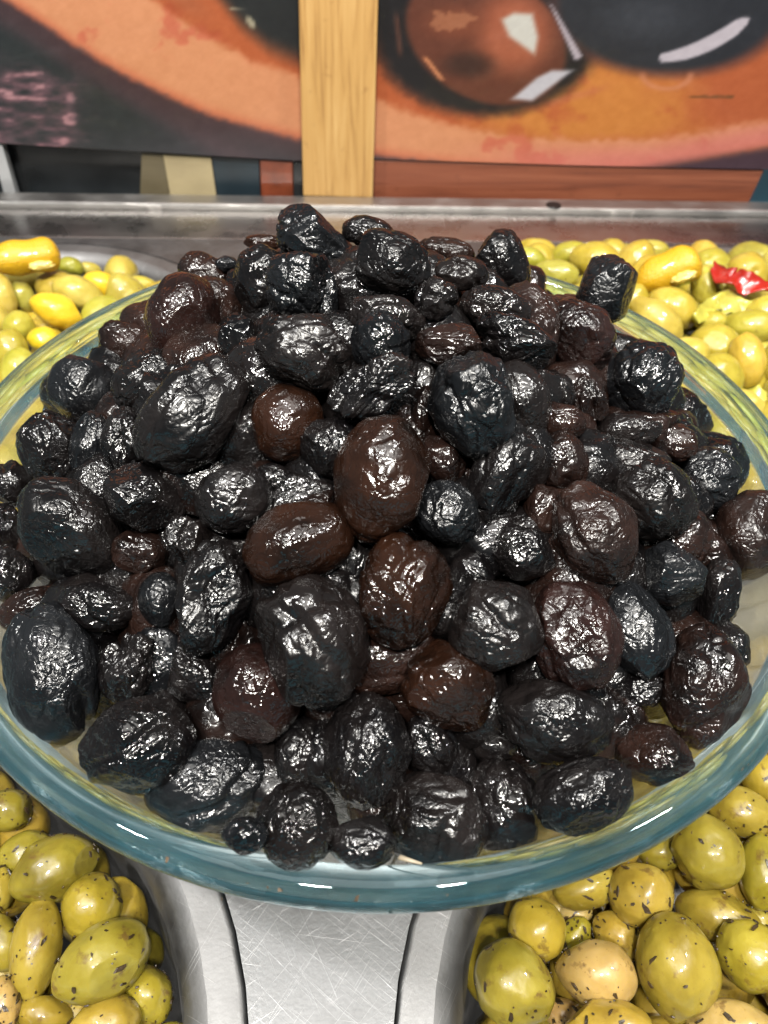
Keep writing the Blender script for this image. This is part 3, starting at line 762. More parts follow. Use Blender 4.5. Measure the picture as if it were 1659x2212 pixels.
# x, y, half length, half width, turn, colour, shape, lift (mm), label
BLACK = [
(676,520,84,62,25,'T','f',14,'faceted black olive on the very top of the heap'),
(795,502,54,34,8,'K','w',4,'black olive peeping out just right of the topmost one'),
(852,570,80,66,20,'K','f',0,'big faceted black olive below and right of the topmost one'),
(962,545,62,32,10,'D','w',-6,'flat dark brown olive at the back, right of the big faceted one'),
(997,592,56,38,5,'G','w',0,'small grey-brown oval olive near the back, left of the teardrop one'),
(1092,583,80,54,62,'K','p',6,'teardrop black olive with pointed top at the back right'),
(1304,640,88,58,-62,'T','f',0,'long black olive leaning out over the back right rim'),
(1255,727,84,70,62,'R','w',2,'reddish brown wrinkled olive under the long one leaning over the rim'),
(1382,820,90,80,-60,'T','w',4,'round blue-black crumpled olive nearest the back right rim'),
(570,524,42,17,0,'B','w',-8,'thin brown olive showing behind the heap, left of the topmost'),
(563,606,76,56,90,'K','w',-3,'black olive at the back left, just left of the knobbly one'),
(654,622,86,78,40,'T','c',0,'knobbly black olive directly under the topmost one'),
(448,600,66,44,25,'D','w',-4,'dark olive peeking out behind the smooth brown one, back left'),
(490,571,26,18,0,'T','w',-8,'tiny bluish bit of olive on the back left skyline'),
(395,692,98,78,100,'R','s',3,'smooth dark brown upright olive at the back left of the heap'),
(270,739,58,42,18,'D','w',0,'small dark brown olive close to the back left rim'),
(180,840,76,69,60,'T','s',2,'smooth teal-black olive standing against the left glass wall'),
(312,824,74,62,-35,'K','w',0,'black olive tucked below the smooth brown one on the left'),
(417,902,138,92,-48,'K','w',5,'very large tilted black olive on the upper left of the heap'),
(515,733,52,42,80,'K','w',-6,'small black olive in the shade right of the smooth brown one'),
(657,760,103,82,10,'G','w',3,'wide grey-brown olive in the upper middle of the heap'),
(622,916,84,76,70,'B','s',0,'amber brown round olive below the wide grey-brown one'),
(835,690,82,50,8,'G','w',-5,'grey-black olive behind the upright bluish one, upper middle'),
(823,746,68,62,50,'T','w',0,'bluish black round olive right of the wide grey-brown one'),
(805,840,97,56,-28,'K','c',3,'folded black olive with a curled end, centre of upper heap'),
(938,656,58,46,-40,'K','c',-2,'crumpled black olive below the small grey-brown oval'),
(968,745,70,48,8,'D','f',0,'brown olive with orange tinge beside the bluish round one'),
(1070,668,74,48,10,'G','w',-2,'grey-black wrinkled olive below the teardrop one'),
(1106,740,88,58,32,'K','c',2,'sprawling black creased olive left of the reddish brown one'),
(1160,682,46,34,50,'G','w',-6,'small grey-brown olive squeezed above the reddish brown one'),
(1020,880,114,88,72,'T','w',5,'large bluish crumpled olive right of centre, upper heap'),
(1122,862,84,62,60,'G','s',0,'grey-brown olive hugging the right side of the bluish crumpled one'),
(1088,1030,116,66,-62,'K','c',0,'long black puckered olive under the bluish crumpled one'),
(1210,845,40,32,60,'K','w',-6,'little black olive in the dip left of the round blue-black one'),
(1268,865,56,42,80,'D','c',-4,'puckered dark olive just left of the round blue-black one'),
(1208,913,56,40,10,'D','w',-4,'brownish olive with a stalk scar in the dip on the right'),
(1352,932,74,38,0,'G','w',-4,'grey-black olive under the round blue-black one'),
(1456,955,54,40,20,'D','w',-5,'dark brown olive by the right glass wall, above the teal round one'),
(1352,1005,98,56,15,'G','w',-2,'wide dark grey olive on the right, behind the large oval one'),
(1408,1078,100,86,18,'G','w',4,'large dark grey oval olive on the right of the heap'),
(1535,1034,70,62,50,'T','w',0,'blue-black round olive near the right glass wall'),
(1618,1156,96,85,100,'D','s',4,'large dark brown olive cut by the right edge of the photo'),
(1215,1000,68,54,80,'D','w',-4,'dark brown olive behind the big brown oval, right side'),
(824,1036,134,98,94,'B','s',6,'big upright brown-black olive in the very middle of the heap'),
(715,968,66,62,60,'K','w',-2,'sparkling black olive behind the big upright middle one'),
(960,990,56,44,70,'D','w',-5,'dark brown olive just right of the big upright middle one'),
(915,890,55,26,90,'D','w',-6,'narrow dark brown sliver of olive left of the bluish crumpled one'),
(965,1106,74,62,30,'T','w',0,'teal-black glossy olive at the lower right of the middle one'),
(507,1075,84,72,5,'K','w',2,'sparkling black olive below the very large tilted one'),
(598,1040,46,34,20,'K','w',-5,'small black olive in shade right of the sparkling one'),
(314,1076,90,68,22,'K','f',1,'black olive with a dark dented side, left of the sparkling one'),
(265,958,78,46,95,'K','w',-1,'narrow black olive left of the very large tilted one'),
(118,972,84,72,70,'K','w',3,'black wrinkled olive on the left, below the teal-black one'),
(195,970,80,44,95,'T','w',-3,'dark olive wedged behind the wrinkled one on the left'),
(28,1045,50,44,80,'K','w',0,'sparkling black olive at the left edge of the photo'),
(152,1142,124,90,42,'K','s',5,'large smooth black olive with a sharp ridge, left side'),
(-8,1150,66,58,90,'K','w',0,'black olive cut by the left edge beside the ridged one'),
(20,1236,60,54,60,'K','w',1,'black olive at the left edge, below and left of the ridged one'),
(303,1192,62,46,10,'D','w',-6,'dark brown olive in shadow right of the ridged one'),
(415,1166,64,50,40,'G','c',0,'small shrivelled olive with crinkled skin, left of the reddish amber one'),
(462,1290,124,76,106,'K','c',3,'long bent black olive left of the big grey-black one'),
(645,1172,118,86,-24,'B','s',4,'amber reddish olive lying across, below the big middle one'),
(690,1090,50,34,-30,'D','w',-4,'dark brown tip of olive between the amber one and the middle one'),
(876,1276,120,95,96,'B','w',5,'dark amber olive with bright glints, below the big middle one'),
(682,1382,138,114,62,'G','w',7,'biggest grey-black olive, lower left of centre'),
(780,1290,62,44,80,'K','w',-6,'black olive hidden between the biggest grey one and the dark amber one'),
(1018,1242,50,42,40,'K','c',-3,'small crumpled black olive above the round grey-brown one'),
(1133,1198,68,55,15,'K','f',0,'boxy black olive left of the large dark brown oval'),
(1280,1152,114,94,62,'D','w',5,'large dark brown oval olive, right of centre'),
(1172,1098,58,42,80,'D','w',-5,'dark brown olive half behind the large brown oval'),
(1071,1353,101,98,40,'G','w',5,'round grey-brown olive with a dent, lower right of centre'),
(1245,1373,118,92,72,'R','w',5,'glossy reddish brown olive right of the round grey-brown one'),
(1372,1362,108,74,74,'T','w',0,'blue-grey olive with a tiny brown spot, right of the reddish one'),
(1447,1240,76,64,20,'T','f',2,'sharp-cornered black olive in the hollow on the right'),
(1550,1278,74,48,100,'K','w',0,'black olive against the glass, right of the sharp-cornered one'),
(1519,1484,132,96,98,'D','w',6,'large brown olive standing against the right front glass'),
(1572,1392,62,44,50,'K','w',-4,'black olive behind the large brown one at the right front'),
(1366,1492,68,40,-5,'K','w',-4,'black olive in shadow below the blue-grey one'),
(970,1482,100,84,30,'B','f',3,'amber olive with a blunt corner, below the round grey-brown one'),
(1195,1562,124,84,10,'K','w',4,'wide glossy black olive at the lower right'),
(1415,1630,84,64,12,'D','w',1,'dark brown olive at the right front, below the large brown one'),
(1262,1710,108,78,-28,'K','w',2,'black wrinkled olive close to the right front rim'),
(1090,1736,110,80,78,'K','w',3,'upright black olive at the front, right of the large grey-black oval'),
(935,1766,118,98,22,'G','w',6,'large grey-black oval olive at the front rim'),
(792,1618,124,90,92,'K','w',3,'upright black olive with pointed foot in the lower middle'),
(645,1624,80,50,92,'K','w',-3,'narrow sparkling olive between the pinkish brown and pointed ones'),
(552,1497,104,88,70,'R','s',3,'pinkish brown olive with a small pit, lower left'),
(642,1776,94,82,80,'G','w',4,'rough grey-black olive with flat top at the front rim'),
(450,1692,134,98,-14,'T','w',5,'large black finely wrinkled olive at the left front rim'),
(300,1612,124,98,-18,'K','w',4,'large creased olive-brown black olive at the left front'),
(115,1456,150,100,84,'T','w',6,'biggest upright black olive at the left front glass'),
(277,1450,80,66,100,'K','c',0,'crinkled black olive right of the biggest upright one'),
(418,1457,72,58,70,'K','f',-2,'small glittering faceted olive left of the pinkish brown one'),
(215,1312,86,52,12,'K','w',0,'glossy black olive behind the biggest upright one'),
(72,1318,74,46,-15,'D','w',-2,'dark brown glossy olive at the far left, behind the biggest upright one'),
(346,1296,58,46,90,'T','s',-4,'grey sheened olive left of the long bent one'),
(785,1815,72,56,0,'K','w',-2,'black olive in shade at the front, between rough grey and large oval'),
(530,1800,50,40,0,'T','w',-3,'dark glassy olive behind the rim, left of the rough grey one'),
(930,1608,72,56,70,'K','w',-2,'dark creased olive right of the pointed-foot one'),
(1066,1602,50,44,0,'K','w',-5,'small black olive in the gap below the amber cornered one'),
]
items = []
for row in BLACK:
    x, y, a, b, ang, colr, sty, lift, lab = row
    if b > a: a, b, ang = b, a, ang + 90
    a *= 1.055; b *= 1.075
    if y > 1680 and 300 < x < 1350: y += 5
    items.append(make_item(x, y, a, b, ang, march(x, y, mound, lift / 1000.0, rmax=0.104 if 300 < x < 1400 else 0.125), row))
WALL_R = [0.0, 0.058, 0.0815, 0.0972, 0.1098, 0.1150, 0.1165, 0.135]; WALL_Z = [0.007, 0.009, 0.021, 0.036, 0.053, 0.061, 0.067, 0.067]
for it in items:                              # nothing may sink through the glass
    ts = np.linspace(0.06, 0.5, 1400); p = CAM[None] + it.ray[None] * ts[:, None]
    rho = np.hypot(p[:, 0] - BC[0], p[:, 1] - BC[1]); h = 0.62 * min(it.len)
    bad = (p[:, 2] < np.interp(rho + h * .75, WALL_R, WALL_Z) + h * .75) | ((rho > 0.118) & (p[:, 2] < 0.076))
    it.tmax = ts[max(np.argmax(bad) - 1, 0)] if bad.any() else 9.0
settle(items, k=0.80, back=0.011)
for k, it in enumerate(items):
    x, y, a, b, ang, colr, sty, lift, lab = it.dat
    o = put_olive(it, 'black_olive', sty, 100 + k, 6 if max(a, b) > 62 else 5, SKIN[colr])
    tag(o, lab, 'olive', 'black olives heaped in the bowl')
# olives deeper in the heap that show in the gaps
USED = set()
def beside(it, named, what):
    """a label for a half-buried olive from the nearest olive that has a name of its own"""
    u0_, v0_ = pix(it.pos)
    for o in sorted(named, key=lambda q: np.linalg.norm(q.pos - it.pos)):
        u1_, v1_ = pix(o.pos); du, dv = u0_ - u1_, v0_ - v1_
        w = ('right of' if du > 0 else 'left of') if abs(du) > abs(dv) else ('below' if dv > 0 else 'above')
        lab = ' '.join(o.dat[8].replace(',', '').split()[:10])
        while lab.split()[-1] in ('the', 'of', 'a', 'and', 'in', 'at', 'by', 'with', 'under', 'one', 'right', 'left', 'back', 'front', 'large', 'big', 'on', 'big', 'half', 'bowl', 'below'): lab = ' '.join(lab.split()[:-1])
        t_ = '%s %s the %s' % (what, w, lab)
        if t_ not in USED:
            USED.add(t_); return t_
def joined(name, its, level, seed0, style, mats, pick):
    """many small buried olives as one mesh"""
    V, F, MI, n0 = [], [], [], 0
    for k, it in enumerate(its):
        me = olive_mesh('tmp', *it.len, style, seed0 + k, level, mats[0]); n = len(me.vertices)
        v = np.empty(n * 3, np.float32); me.vertices.foreach_get('co', v); v = v.reshape(-1, 3) @ np.array(it.ax) + it.pos
        l = np.empty(len(me.loops), np.int32); me.loops.foreach_get('vertex_index', l)
        V.append(v); F.append(l.reshape(-1, 3) + n0); MI.append(np.full(len(l) // 3, pick[k % len(pick)], np.int32)); n0 += n
        bpy.data.meshes.remove(me)
    if not V: return
    V, F, MI = np.concatenate(V), np.concatenate(F), np.concatenate(MI)
    me = bpy.data.meshes.new(name); me.vertices.add(len(V)); me.vertices.foreach_set('co', V.astype(np.float32).reshape(-1))
    me.loops.add(F.size); me.loops.foreach_set('vertex_index', F.astype(np.int32).reshape(-1))
    me.polygons.add(len(F)); me.polygons.foreach_set('loop_start', np.arange(0, F.size, 3, dtype=np.int32)); me.polygons.foreach_set('material_index', MI)
    me.update(calc_edges=True); me.validate()
    for m in mats: me.materials.append(m)
    return mesh_obj(name, me)
r = np.random.default_rng(21); fill = []
PP = [q.pos for q in items]; RR = [(q.len[1] + q.len[2]) / 2 for q in items]
for n_ in range(70000):
    x, y = r.uniform(-0.114, 0.114, 2); rho = math.hypot(x, y)
    if rho > 0.115: continue
    px_, py_ = BC[0] + x, BC[1] + y
    deep = r.uniform(0.006, 0.016) if n_ < 14000 else (r.uniform(0.014, 0.032) if n_ < 26000 else r.uniform(0.012, 0.075))
    zt = 0.055 + 0.068 * (1 - min(math.hypot(x, y - 0.006) / 0.118, 1) ** 1.45) - deep
    wall = np.interp(rho + 0.006, WALL_R, WALL_Z)
    if zt < wall + 0.0078: continue
    rad = r.uniform(0.0102, 0.0125); p = np.array([px_, py_, zt]); f_ = 0.66 if n_ < 14000 else (0.62 if n_ < 26000 else 0.56)
    if (((np.array(PP) - p) ** 2).sum(1) < (f_ * (rad + np.array(RR))) ** 2).any(): continue
    it = ball_item(p, rad, r); fill.append(it); PP.append(it.pos); RR.append((it.len[1] + it.len[2]) / 2)
allb = items + fill
share = [visible_share(f, allb, EYES[:1], 90) for f in fill]
keep = [f for f, s_ in zip(fill, share) if s_ > 0.13]
bed = [f for f, s_ in zip(fill, share) if s_ <= 0.13]
for k, it in enumerate(keep):
    o = put_olive(it, 'black_olive', 'wwfc'[k % 4], 900 + k, 5, SKIN['KKDTKD'[k % 6]])
    tag(o, beside(it, items, 'buried dark olive'), 'olive', 'black olives half buried in the heap')
o = joined('buried_black_olives', bed, 4, 1500, 'w', [SKIN['K'], SKIN['D']], [0, 0, 1])
if o: tag(o, 'dark olives deep inside the heap, seen only as slivers', 'olives', None, 'stuff')

# ------------------------------------------------------------------ the olives in the pans
def pan_surface(key):
    cx, cy, hx, hy, rr_ = PANS[key]
    if key.startswith('front'):
        return lambda x, y: np.full(np.shape(x), -0.004 if key.endswith('left') else -0.002)
    def f(x, y):
        dx, dy = np.asarray(x) - BC[0], np.asarray(y) - BC[1]; a = dx * E1[0] + dy * E1[1]; b = dx * E2[0] + dy * E2[1]
        e = np.clip(1 - np.maximum(np.abs(a - cx) / hx, np.abs(b - cy) / hy) ** 2.2, 0, 1)
        return (0.0 if key.endswith('left') else 0.004) + (0.012 if key.endswith('left') else 0.022) * e
    return f
GREENS = {
 'front left': [
(18,1750,52,50,20,'H','g',0,'herbed green olive at the left edge, topmost in the front left pan'),
(52,1845,72,46,-25,'H','g',-5,'herbed olive behind the large one with a black fleck, front left'),
(118,1876,106,70,-24,'H','g',3,'large plump herbed olive with dark bruise, top of the front left pan'),
(2,1920,50,30,90,'H','g',-2,'sliver of herbed olive at the left edge beside the large plump one'),
(198,1957,78,64,-52,'V','g',1,'bright green round olive against the front left pan wall'),
(78,2048,120,56,97,'H','g',0,'long upright green olive at the left, freckled with herbs'),
(5,2035,66,44,80,'H','g',0,'olive cut by the left edge beside the long upright one'),
(220,2080,122,80,-31,'H','g',6,'largest pointed green olive lying across the front left pan'),
(318,2148,68,58,60,'V','g',-2,'small green olive with a dent beside the pan wall, bottom left'),
(226,2212,84,62,-15,'H','k',2,'split green olive at the bottom edge below the largest pointed one'),
(98,2192,62,44,15,'H','g',-3,'small dark-specked olive at the bottom, under the long upright one'),
(8,2165,58,40,80,'P','g',0,'tan olive cut by the bottom left corner'),
(372,2232,44,26,0,'H','g',-4,'scrap of olive at the bottom edge next to the front left pan wall'),
 ],
 'front right': [
(1157,2006,74,64,60,'V','k',0,'vivid green split olive under the bowl rim, beside the pan wall'),
(1266,1916,72,50,-10,'H','g',0,'herbed olive half under the bowl rim, above the vivid split one'),
(1384,1932,78,70,60,'H','k',2,'brownish olive with a dark twig stuck to it, front right pan'),
(1527,1838,86,78,80,'H','k',4,'round golden olive with a notched cut, below the rim at right'),
(1550,1978,98,58,15,'H','g',-1,'long green olive lying behind the biggest egg-shaped one'),
(1648,1882,86,54,85,'V','g',1,'green olive at the right edge beside the notched golden one'),
(1600,1752,80,52,22,'H','k',2,'herbed olive tucked under the bowl rim near the right edge'),
(1464,2088,124,90,82,'H','g',7,'biggest egg-shaped green olive in the front right pan'),
(1622,2060,92,70,52,'V','g',3,'smooth green olive at the right edge, right of the biggest one'),
(1286,2104,90,76,5,'P','g',4,'pinkish tan olive between the two biggest green ones'),
(1110,2126,98,88,32,'H','g',5,'large round green olive with a sharp tip beside the scratched tongue'),
(1312,2222,98,66,0,'H','g',6,'flecked green olive at the bottom edge below the pinkish tan one'),
(1580,2222,104,64,8,'P','g',5,'tan speckled olive in the bottom right corner'),
(1334,2022,66,46,40,'H','k',-4,'cut olive half in the dark gap above the pinkish tan one'),
(1240,2020,44,34,-45,'V','g',-6,'small green wedge of olive right of the vivid split one'),
(1243,1974,38,26,0,'P','g',-6,'scrap of tan olive beneath the half-hidden one at the rim'),
(1650,1682,58,48,80,'V','g',1,'yellow-green olive at the right edge, just below the bowl'),
(1428,1838,52,44,0,'H','g',-4,'brownish olive in the shade under the rim left of the golden one'),
(1216,2188,40,34,0,'P','g',-7,'tan olive low in the gap left of the pinkish one'),
(1634,1990,40,36,0,'H','g',-6,'dark olive low in the gap at the right edge'),
 ],
 'back left': [
(45,597,70,36,8,'N','g',2,'long tan olive under the lemon wedge at the far left'),
(170,634,62,36,22,'N','k',2,'tan olive with a dark slit, back left pan'),
(122,671,62,37,22,'O','g',3,'bright yellow pear-shaped olive near the left rim'),
(217,615,42,29,22,'O','g',0,'vivid yellow round olive beside the slit tan one'),
(152,577,30,22,15,'L','g',-3,'olive green one behind the lemon wedge, back left'),
(192,581,28,15,10,'N','g',-5,'brownish olive at the far back of the left pan'),
(3,638,56,32,80,'N','g',3,'upright tan olive cut by the left edge, back left pan'),
(50,641,37,25,70,'N','g',0,'small tan olive below the long one, back left pan'),
(42,706,38,34,30,'L','g',1,'round olive green one left of the bright yellow pear-shaped one'),
(22,762,54,42,80,'Y','g',2,'yellow olive at the left edge just above the bowl rim'),
(95,735,38,30,10,'O','g',1,'pale yellow round olive touching the back left bowl rim'),
(262,612,26,18,60,'N','g',-2,'small olive right of the vivid yellow round one'),
(305,612,34,16,8,'L','g',-4,'greenish flat olive at the rim end of the back left pan'),
 ],
 'back right': [
(1158,541,46,27,8,'Y','g',0,'yellow olive at the far back behind the teardrop black one'),
(1146,560,36,26,20,'L','g',1,'lime olive just right of the teardrop black one'),
(1226,550,44,28,-20,'L','g',-2,'lime green olive half behind the big oval one, far back'),
(1286,562,58,42,12,'Y','g',2,'big oval yellow-green olive above the long leaning black one'),
(1352,548,28,22,0,'N','g',-4,'small tan olive behind, between the big oval and the beige one'),
(1400,548,47,30,-6,'N','g',0,'beige olive at the far back above the lemon wedge'),
(1202,590,50,30,10,'N','g',1,'tan-yellow olive just behind the back right rim'),
(1526,622,50,36,80,'L','g',2,'upright lime olive right of the lemon wedge'),
(1452,668,60,47,28,'Y','k',3,'pitted yellow-green olive below the lemon wedge'),
(1418,690,68,42,42,'N','g',2,'pale squashed olive lying along the back right rim'),
(1544,752,62,54,15,'Y','g',4,'large round yellow olive near the right rim'),
(1614,778,60,42,80,'Y','g',1,'yellow olive half behind the large round one, right'),
(1622,706,62,38,5,'L','g',2,'lime olive at the right edge under the green pepper strip'),
(1536,694,38,24,0,'L','g',-2,'small lime olive between the pitted and the large round one'),
(1612,868,46,26,30,'N','g',1,'pale olive at the right edge just outside the bowl rim'),
 ],
}
def fleck_mesh(it, r, n):
    bm = bmesh.new(); A, B, Cc = it.len
    for _ in range(n):
        s = r.normal(size=3); s[2] = -abs(s[2]) * 1.2 if False else s[2]
        s /= np.linalg.norm(s)
        p = Vector(s * np.array([A, B, Cc]) * 0.985); nn = Vector(s / np.array([A, B, Cc])).normalized()
        t = nn.orthogonal().normalized(); t.rotate(Matrix.Rotation(r.uniform(0, 6.28), 3, nn)); w = nn.cross(t)
        q_ = r.random() ** 4; l, h, e = 0.00022 + 0.0015 * q_, (0.00018 + 0.0005 * q_) * r.uniform(.6, 1.2), 0.00018
        vs = [bm.verts.new(p + t * (x * l * r.uniform(.7, 1.2)) + w * (y * h * r.uniform(.6, 1.2)) + nn * z) for z in (-e, e) for x, y in ((-1, -.7), (.1, -1), (1, -.3), (.8, .8), (-.5, 1))]
        bm.faces.new(vs[5:]); bm.faces.new(vs[:5][::-1])
        for k in range(5): bm.faces.new((vs[k], vs[(k + 1) % 5], vs[5 + (k + 1) % 5], vs[5 + k]))
    return bm
NICE = {'front left': 'herbed green olives in the front left pan', 'front right': 'herbed green olives in the front right pan',
        'back left': 'yellow olives in the back left pan', 'back right': 'yellow olives in the back right pan'}
seed = 3000
for key, rows in GREENS.items():
    zf = pan_surface(key); its = []; r = np.random.default_rng(len(key) * 7)
    for row in rows:
        x, y, a, b, ang, colr, sty, lift, lab = row
        if b > a: a, b, ang = b, a, ang + 90
        its.append(make_item(x, y, a, b, ang, march(x, y, zf, lift / 1000.0), row))
    settle(its, back=0.010, fwd=0.003)
    for it in its:
        x, y, a, b, ang, colr, sty, lift, lab = it.dat; seed += 1
        o = put_olive(it, 'green_olive', sty, seed, 6 if max(a, b) > 90 else 5, GREEN[colr])
        tag(o, lab, 'olive', NICE[key])
        if key.startswith('front'):
            fo = bm_obj('herb_flake', fleck_mesh(it, r, int(r.integers(24, 60))), HERB, o); fo['kind'] = 'stuff'
    cx, cy, hx, hy, rr_ = PANS[key]; fl = []
    for n_ in range(7000):
        x, y = cx + r.uniform(-hx, hx), cy + r.uniform(-hy, hy)
        p = fr(x, y, 0); deep = 0.0 if n_ < 2200 else r.uniform(0.008, 0.030)
        if n_ < 2200 and r.random() < .3: deep = 0.004
        if not inside_pan(key, x, y, 0.0085 + 0.2 * max(0, deep - 0.015)): continue
        p[2] = float(zf(p[0], p[1])) - 0.002 - deep
        u_, v_ = pix(p)
        if not (-170 < u_ < PW + 170 and 300 < v_ < PH + 150): continue
        rad = r.uniform(0.0098, 0.0122)
        if any(np.linalg.norm(p - q.pos) < (0.86 if n_ < 2200 else 0.74) * (rad + (q.len[1] + q.len[2]) / 2) for q in its + fl): continue
        if math.hypot(p[0] - BC[0], p[1] - BC[1]) < np.interp(p[2], [-.02, .0, .003, .017, .034, .052], [.05, .058, .07, .085, .10, .112]) + 0.006: continue
        fl.append(ball_item(p, rad, r))
    allg = its + fl + items; one, bed = [], []
    for it in fl:
        s_ = visible_share(it, allg, EYES[:1], 90); u_, v_ = pix(it.pos)
        inb = -20 < u_ < PW + 20 and v_ < PH + 20
        if s_ > 0.20 and inb: one.append(it)
        elif s_ > 0 or visible_share(it, allg, EYES[1:]) > 0: bed.append(it)
    for k, it in enumerate(one):
        seed += 1
        o = put_olive(it, 'green_olive', 'g', seed, 5, GREEN[('HHV' if key.startswith('front') else 'YLN')[k % 3]])
        tag(o, beside(it, its, 'half-hidden olive'), 'olive', 'partly buried olives in the %s pan' % key)
    o = joined('buried_green_olives', bed, 4, 5000 + 300 * len(key), 'g', [GREEN[c] for c in ('HV' if key.startswith('front') else 'YN')], [0, 1, 0])
    if o: tag(o, 'olives lying under the top layer of the %s pan' % key, 'olives', None, 'stuff')

# ------------------------------------------------------------------ lemon and pepper pieces in the back pans
def wedge_piece(name, px, py, a, b, ang, z, label, cat, lift=0.0, curl=0.28):
    """a wedge of fruit: curved peel outside, pulp faces inside"""
    t = march(px, py, lambda x, y: np.full(np.shape(x), z), lift); it = make_item(px, py, a, b, ang, t, None)
    root = empty(name, it.pos); A, B, Cc = it.len
    R_ = Matrix.Identity(4)
    for k in range(3):
        for i in range(3): R_[i][k] = it.ax[k][i]
    R_.translation = it.pos; root.matrix_world = R_
    tag(root, label, cat, 'lemon wedges among the olives')
    n, mth = 22, 10; r_ = np.random.default_rng(int(px)); th = B * 0.22
    bm = bmesh.new(); g = {}
    for s_ in (0, 1):
        for i in range(n + 1):
            u = -1 + 2 * i / n; w = math.sqrt(max(0.05, 1 - abs(u) ** (3.2 if u < 0 else 7)))
            for j in range(mth + 1):
                v = -1 + 2 * j / mth
                zz = Cc * (1 - (v * .9) ** 2) * 0.8 * w - s_ * th - Cc * .35
                wob = 0.06 * B * math.sin(3 * u + px) + 0.05 * B * math.sin(7 * u * v + py)
                g[s_, i, j] = bm.verts.new((A * u * (1 - .03 * s_), B * v * w * (1 - .05 * s_) + wob + curl * B * (u * u - .4) * .6, -zz))
    def fc(*k):
        try: bm.faces.new([g[q] for q in k])
        except ValueError: pass
    for i in range(n):
        for j in range(mth):
            fc((0, i, j), (0, i + 1, j), (0, i + 1, j + 1), (0, i, j + 1)); fc((1, i, j), (1, i, j + 1), (1, i + 1, j + 1), (1, i + 1, j))
    for i in range(n):
        fc((0, i, 0), (1, i, 0), (1, i + 1, 0), (0, i + 1, 0)); fc((0, i, mth), (0, i + 1, mth), (1, i + 1, mth), (1, i, mth))
    for j in range(mth):
        fc((0, 0, j), (0, 0, j + 1), (1, 0, j + 1), (1, 0, j)); fc((0, n, j), (1, n, j), (1, n, j + 1), (0, n, j + 1))
    bmesh.ops.recalc_face_normals(bm, faces=bm.faces)
    bm_obj('peel', bm, LEMON, root, True)
    # pulp: ragged lump under the lower edge of the peel
    me0, v = ico(4); off = r_.random(3) * 30
    rad = 1 + .35 * perlin(v * 2.2 + off) + .18 * perlin(v * 5 + off)
    d = v * rad[:, None] * np.array([A * .36, B * .30, Cc * .5]) + np.array([A * .40, B * .55, -Cc * .12])
    me = me0.copy(); me.name = 'pulp'; me.vertices.foreach_set('co', d.astype(np.float32).reshape(-1)); me.update(); me.materials.append(PULP)
    mesh_obj('pulp', me, root)
    return root
def strip_piece(name, pts, z, width, mat, label, cat, seed_):
    """a limp strip of pickled pepper laid along picture points"""
    P3 = []
    for i, (x, y) in enumerate(pts):
        t = march(x, y, lambda a, b: np.full(np.shape(a), z)); P3.append(CAM + ray(x, y) * t)
    P3 = catmull([tuple(p) for p in P3], 6); P3 = [Vector(p) for p in P3]; r_ = np.random.default_rng(seed_)
    bm = bmesh.new(); rings = []; n = len(P3); c0 = P3[n // 2].copy()
    for i, p in enumerate(P3):
        tg = (P3[min(i + 1, n - 1)] - P3[max(i - 1, 0)]).normalized(); side = tg.cross(Vector((0, -.6, 1))).normalized(); up = side.cross(tg)
        w = width * (0.35 + 0.65 * math.sin(math.pi * (0.12 + 0.8 * i / (n - 1)))) * r_.uniform(.85, 1.15)
        tw = 0.5 * math.sin(i * .8 + seed_); ring = []
        for k in range(12):
            a_ = 2 * math.pi * k / 12; x_, y_ = math.cos(a_) * w, math.sin(a_) * 0.0013 + 0.35 * w * math.cos(a_) ** 2
            ring.append(bm.verts.new(p - c0 + side * (x_ * math.cos(tw) - y_ * math.sin(tw)) + up * (x_ * math.sin(tw) + y_ * math.cos(tw))))
        rings.append(ring)
    for a_, b_ in zip(rings, rings[1:]):
        for k in range(12): bm.faces.new((a_[k], a_[(k + 1) % 12], b_[(k + 1) % 12], b_[k]))
    bm.faces.new(rings[0][::-1]); bm.faces.new(rings[-1]); bmesh.ops.recalc_face_normals(bm, faces=bm.faces)
    o = bm_obj(name, bm, mat, None, True); o.location = c0; tag(o, label, cat)
    return o
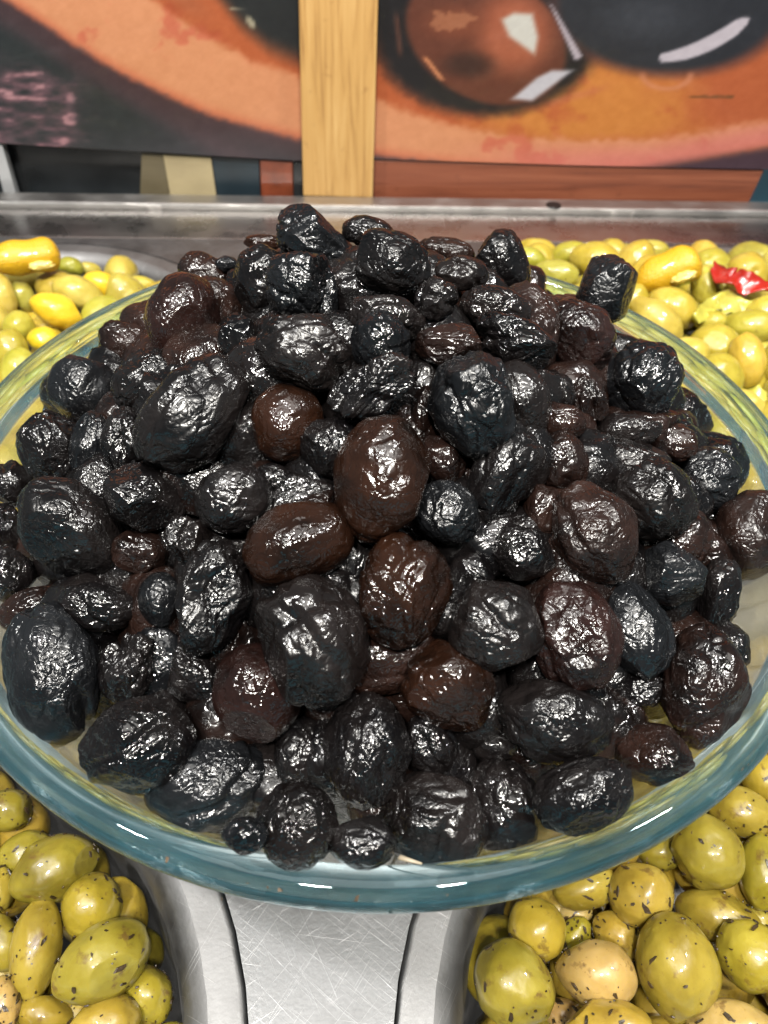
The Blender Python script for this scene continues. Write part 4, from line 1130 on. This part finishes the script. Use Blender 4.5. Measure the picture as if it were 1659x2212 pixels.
wedge_piece('lemon_wedge', 52, 556, 80, 38, -6, 0.026, 'yellow lemon wedge on top of the olives at the far left', 'lemon', 0.004)
wedge_piece('lemon_wedge', 1442, 586, 76, 40, -18, 0.034, 'bright yellow lemon wedge behind the bowl, beside red pepper', 'lemon', 0.006)
strip_piece('pepper_strip', [(1550, 576), (1570, 602), (1605, 612), (1668, 624)], 0.036, 0.0062, PEPPER, 'curled red pepper strip on top of the back right pan', 'pepper', 1)
strip_piece('pepper_strip', [(1636, 655), (1650, 668), (1690, 676)], 0.024, 0.004, PEPPER, 'short red pepper scrap at the right edge under the green strip', 'pepper', 2)
strip_piece('pepper_strip', [(1568, 812), (1585, 822), (1602, 826)], 0.018, 0.0045, PEPPER, 'red pepper scrap between round olives close to the bowl rim', 'pepper', 3)
strip_piece('pepper_strip', [(1500, 690), (1540, 662), (1590, 642), (1630, 634)], 0.028, 0.0045, LEAF, 'limp green pepper strip below the curled red one', 'pepper', 4)
strip_piece('pepper_strip', [(1545, 668), (1590, 668), (1650, 682)], 0.027, 0.006, LEAF, 'broad olive green pepper strip behind the round olives', 'pepper', 5)
strip_piece('pepper_strip', [(1590, 842), (1615, 862), (1652, 890)], 0.016, 0.007, LEAF, 'pale green pepper strip by the bowl rim at the right edge', 'pepper', 6)

# stalks lying against the front of the heap
STALK = simple('dry_stalk', (0.24, 0.20, 0.14), 0.5)
def stalk(p0, p1, label):
    q = [Vector(CAM + ray(x, y) * march(x, y, lambda a, b: np.full(np.shape(a), 0.068))) for x, y in (p0, p1)]
    bm = bmesh.new(); n = (q[1] - q[0]); L_ = n.length
    bmesh.ops.create_cone(bm, cap_ends=True, segments=8, radius1=0.0006, radius2=0.00025, depth=L_)
    for v in bm.verts: v.co.x += 0.0006 * math.sin(v.co.z / L_ * 3)
    o = bm_obj('olive_stalk', bm, STALK, None, True); o.location = (q[0] + q[1]) / 2; o.rotation_euler = n.to_track_quat('Z', 'Y').to_euler()
    tag(o, label, 'stalk')
stalk((866, 1846), (908, 1872), 'pale dry stalk under the large grey olive at the front rim')
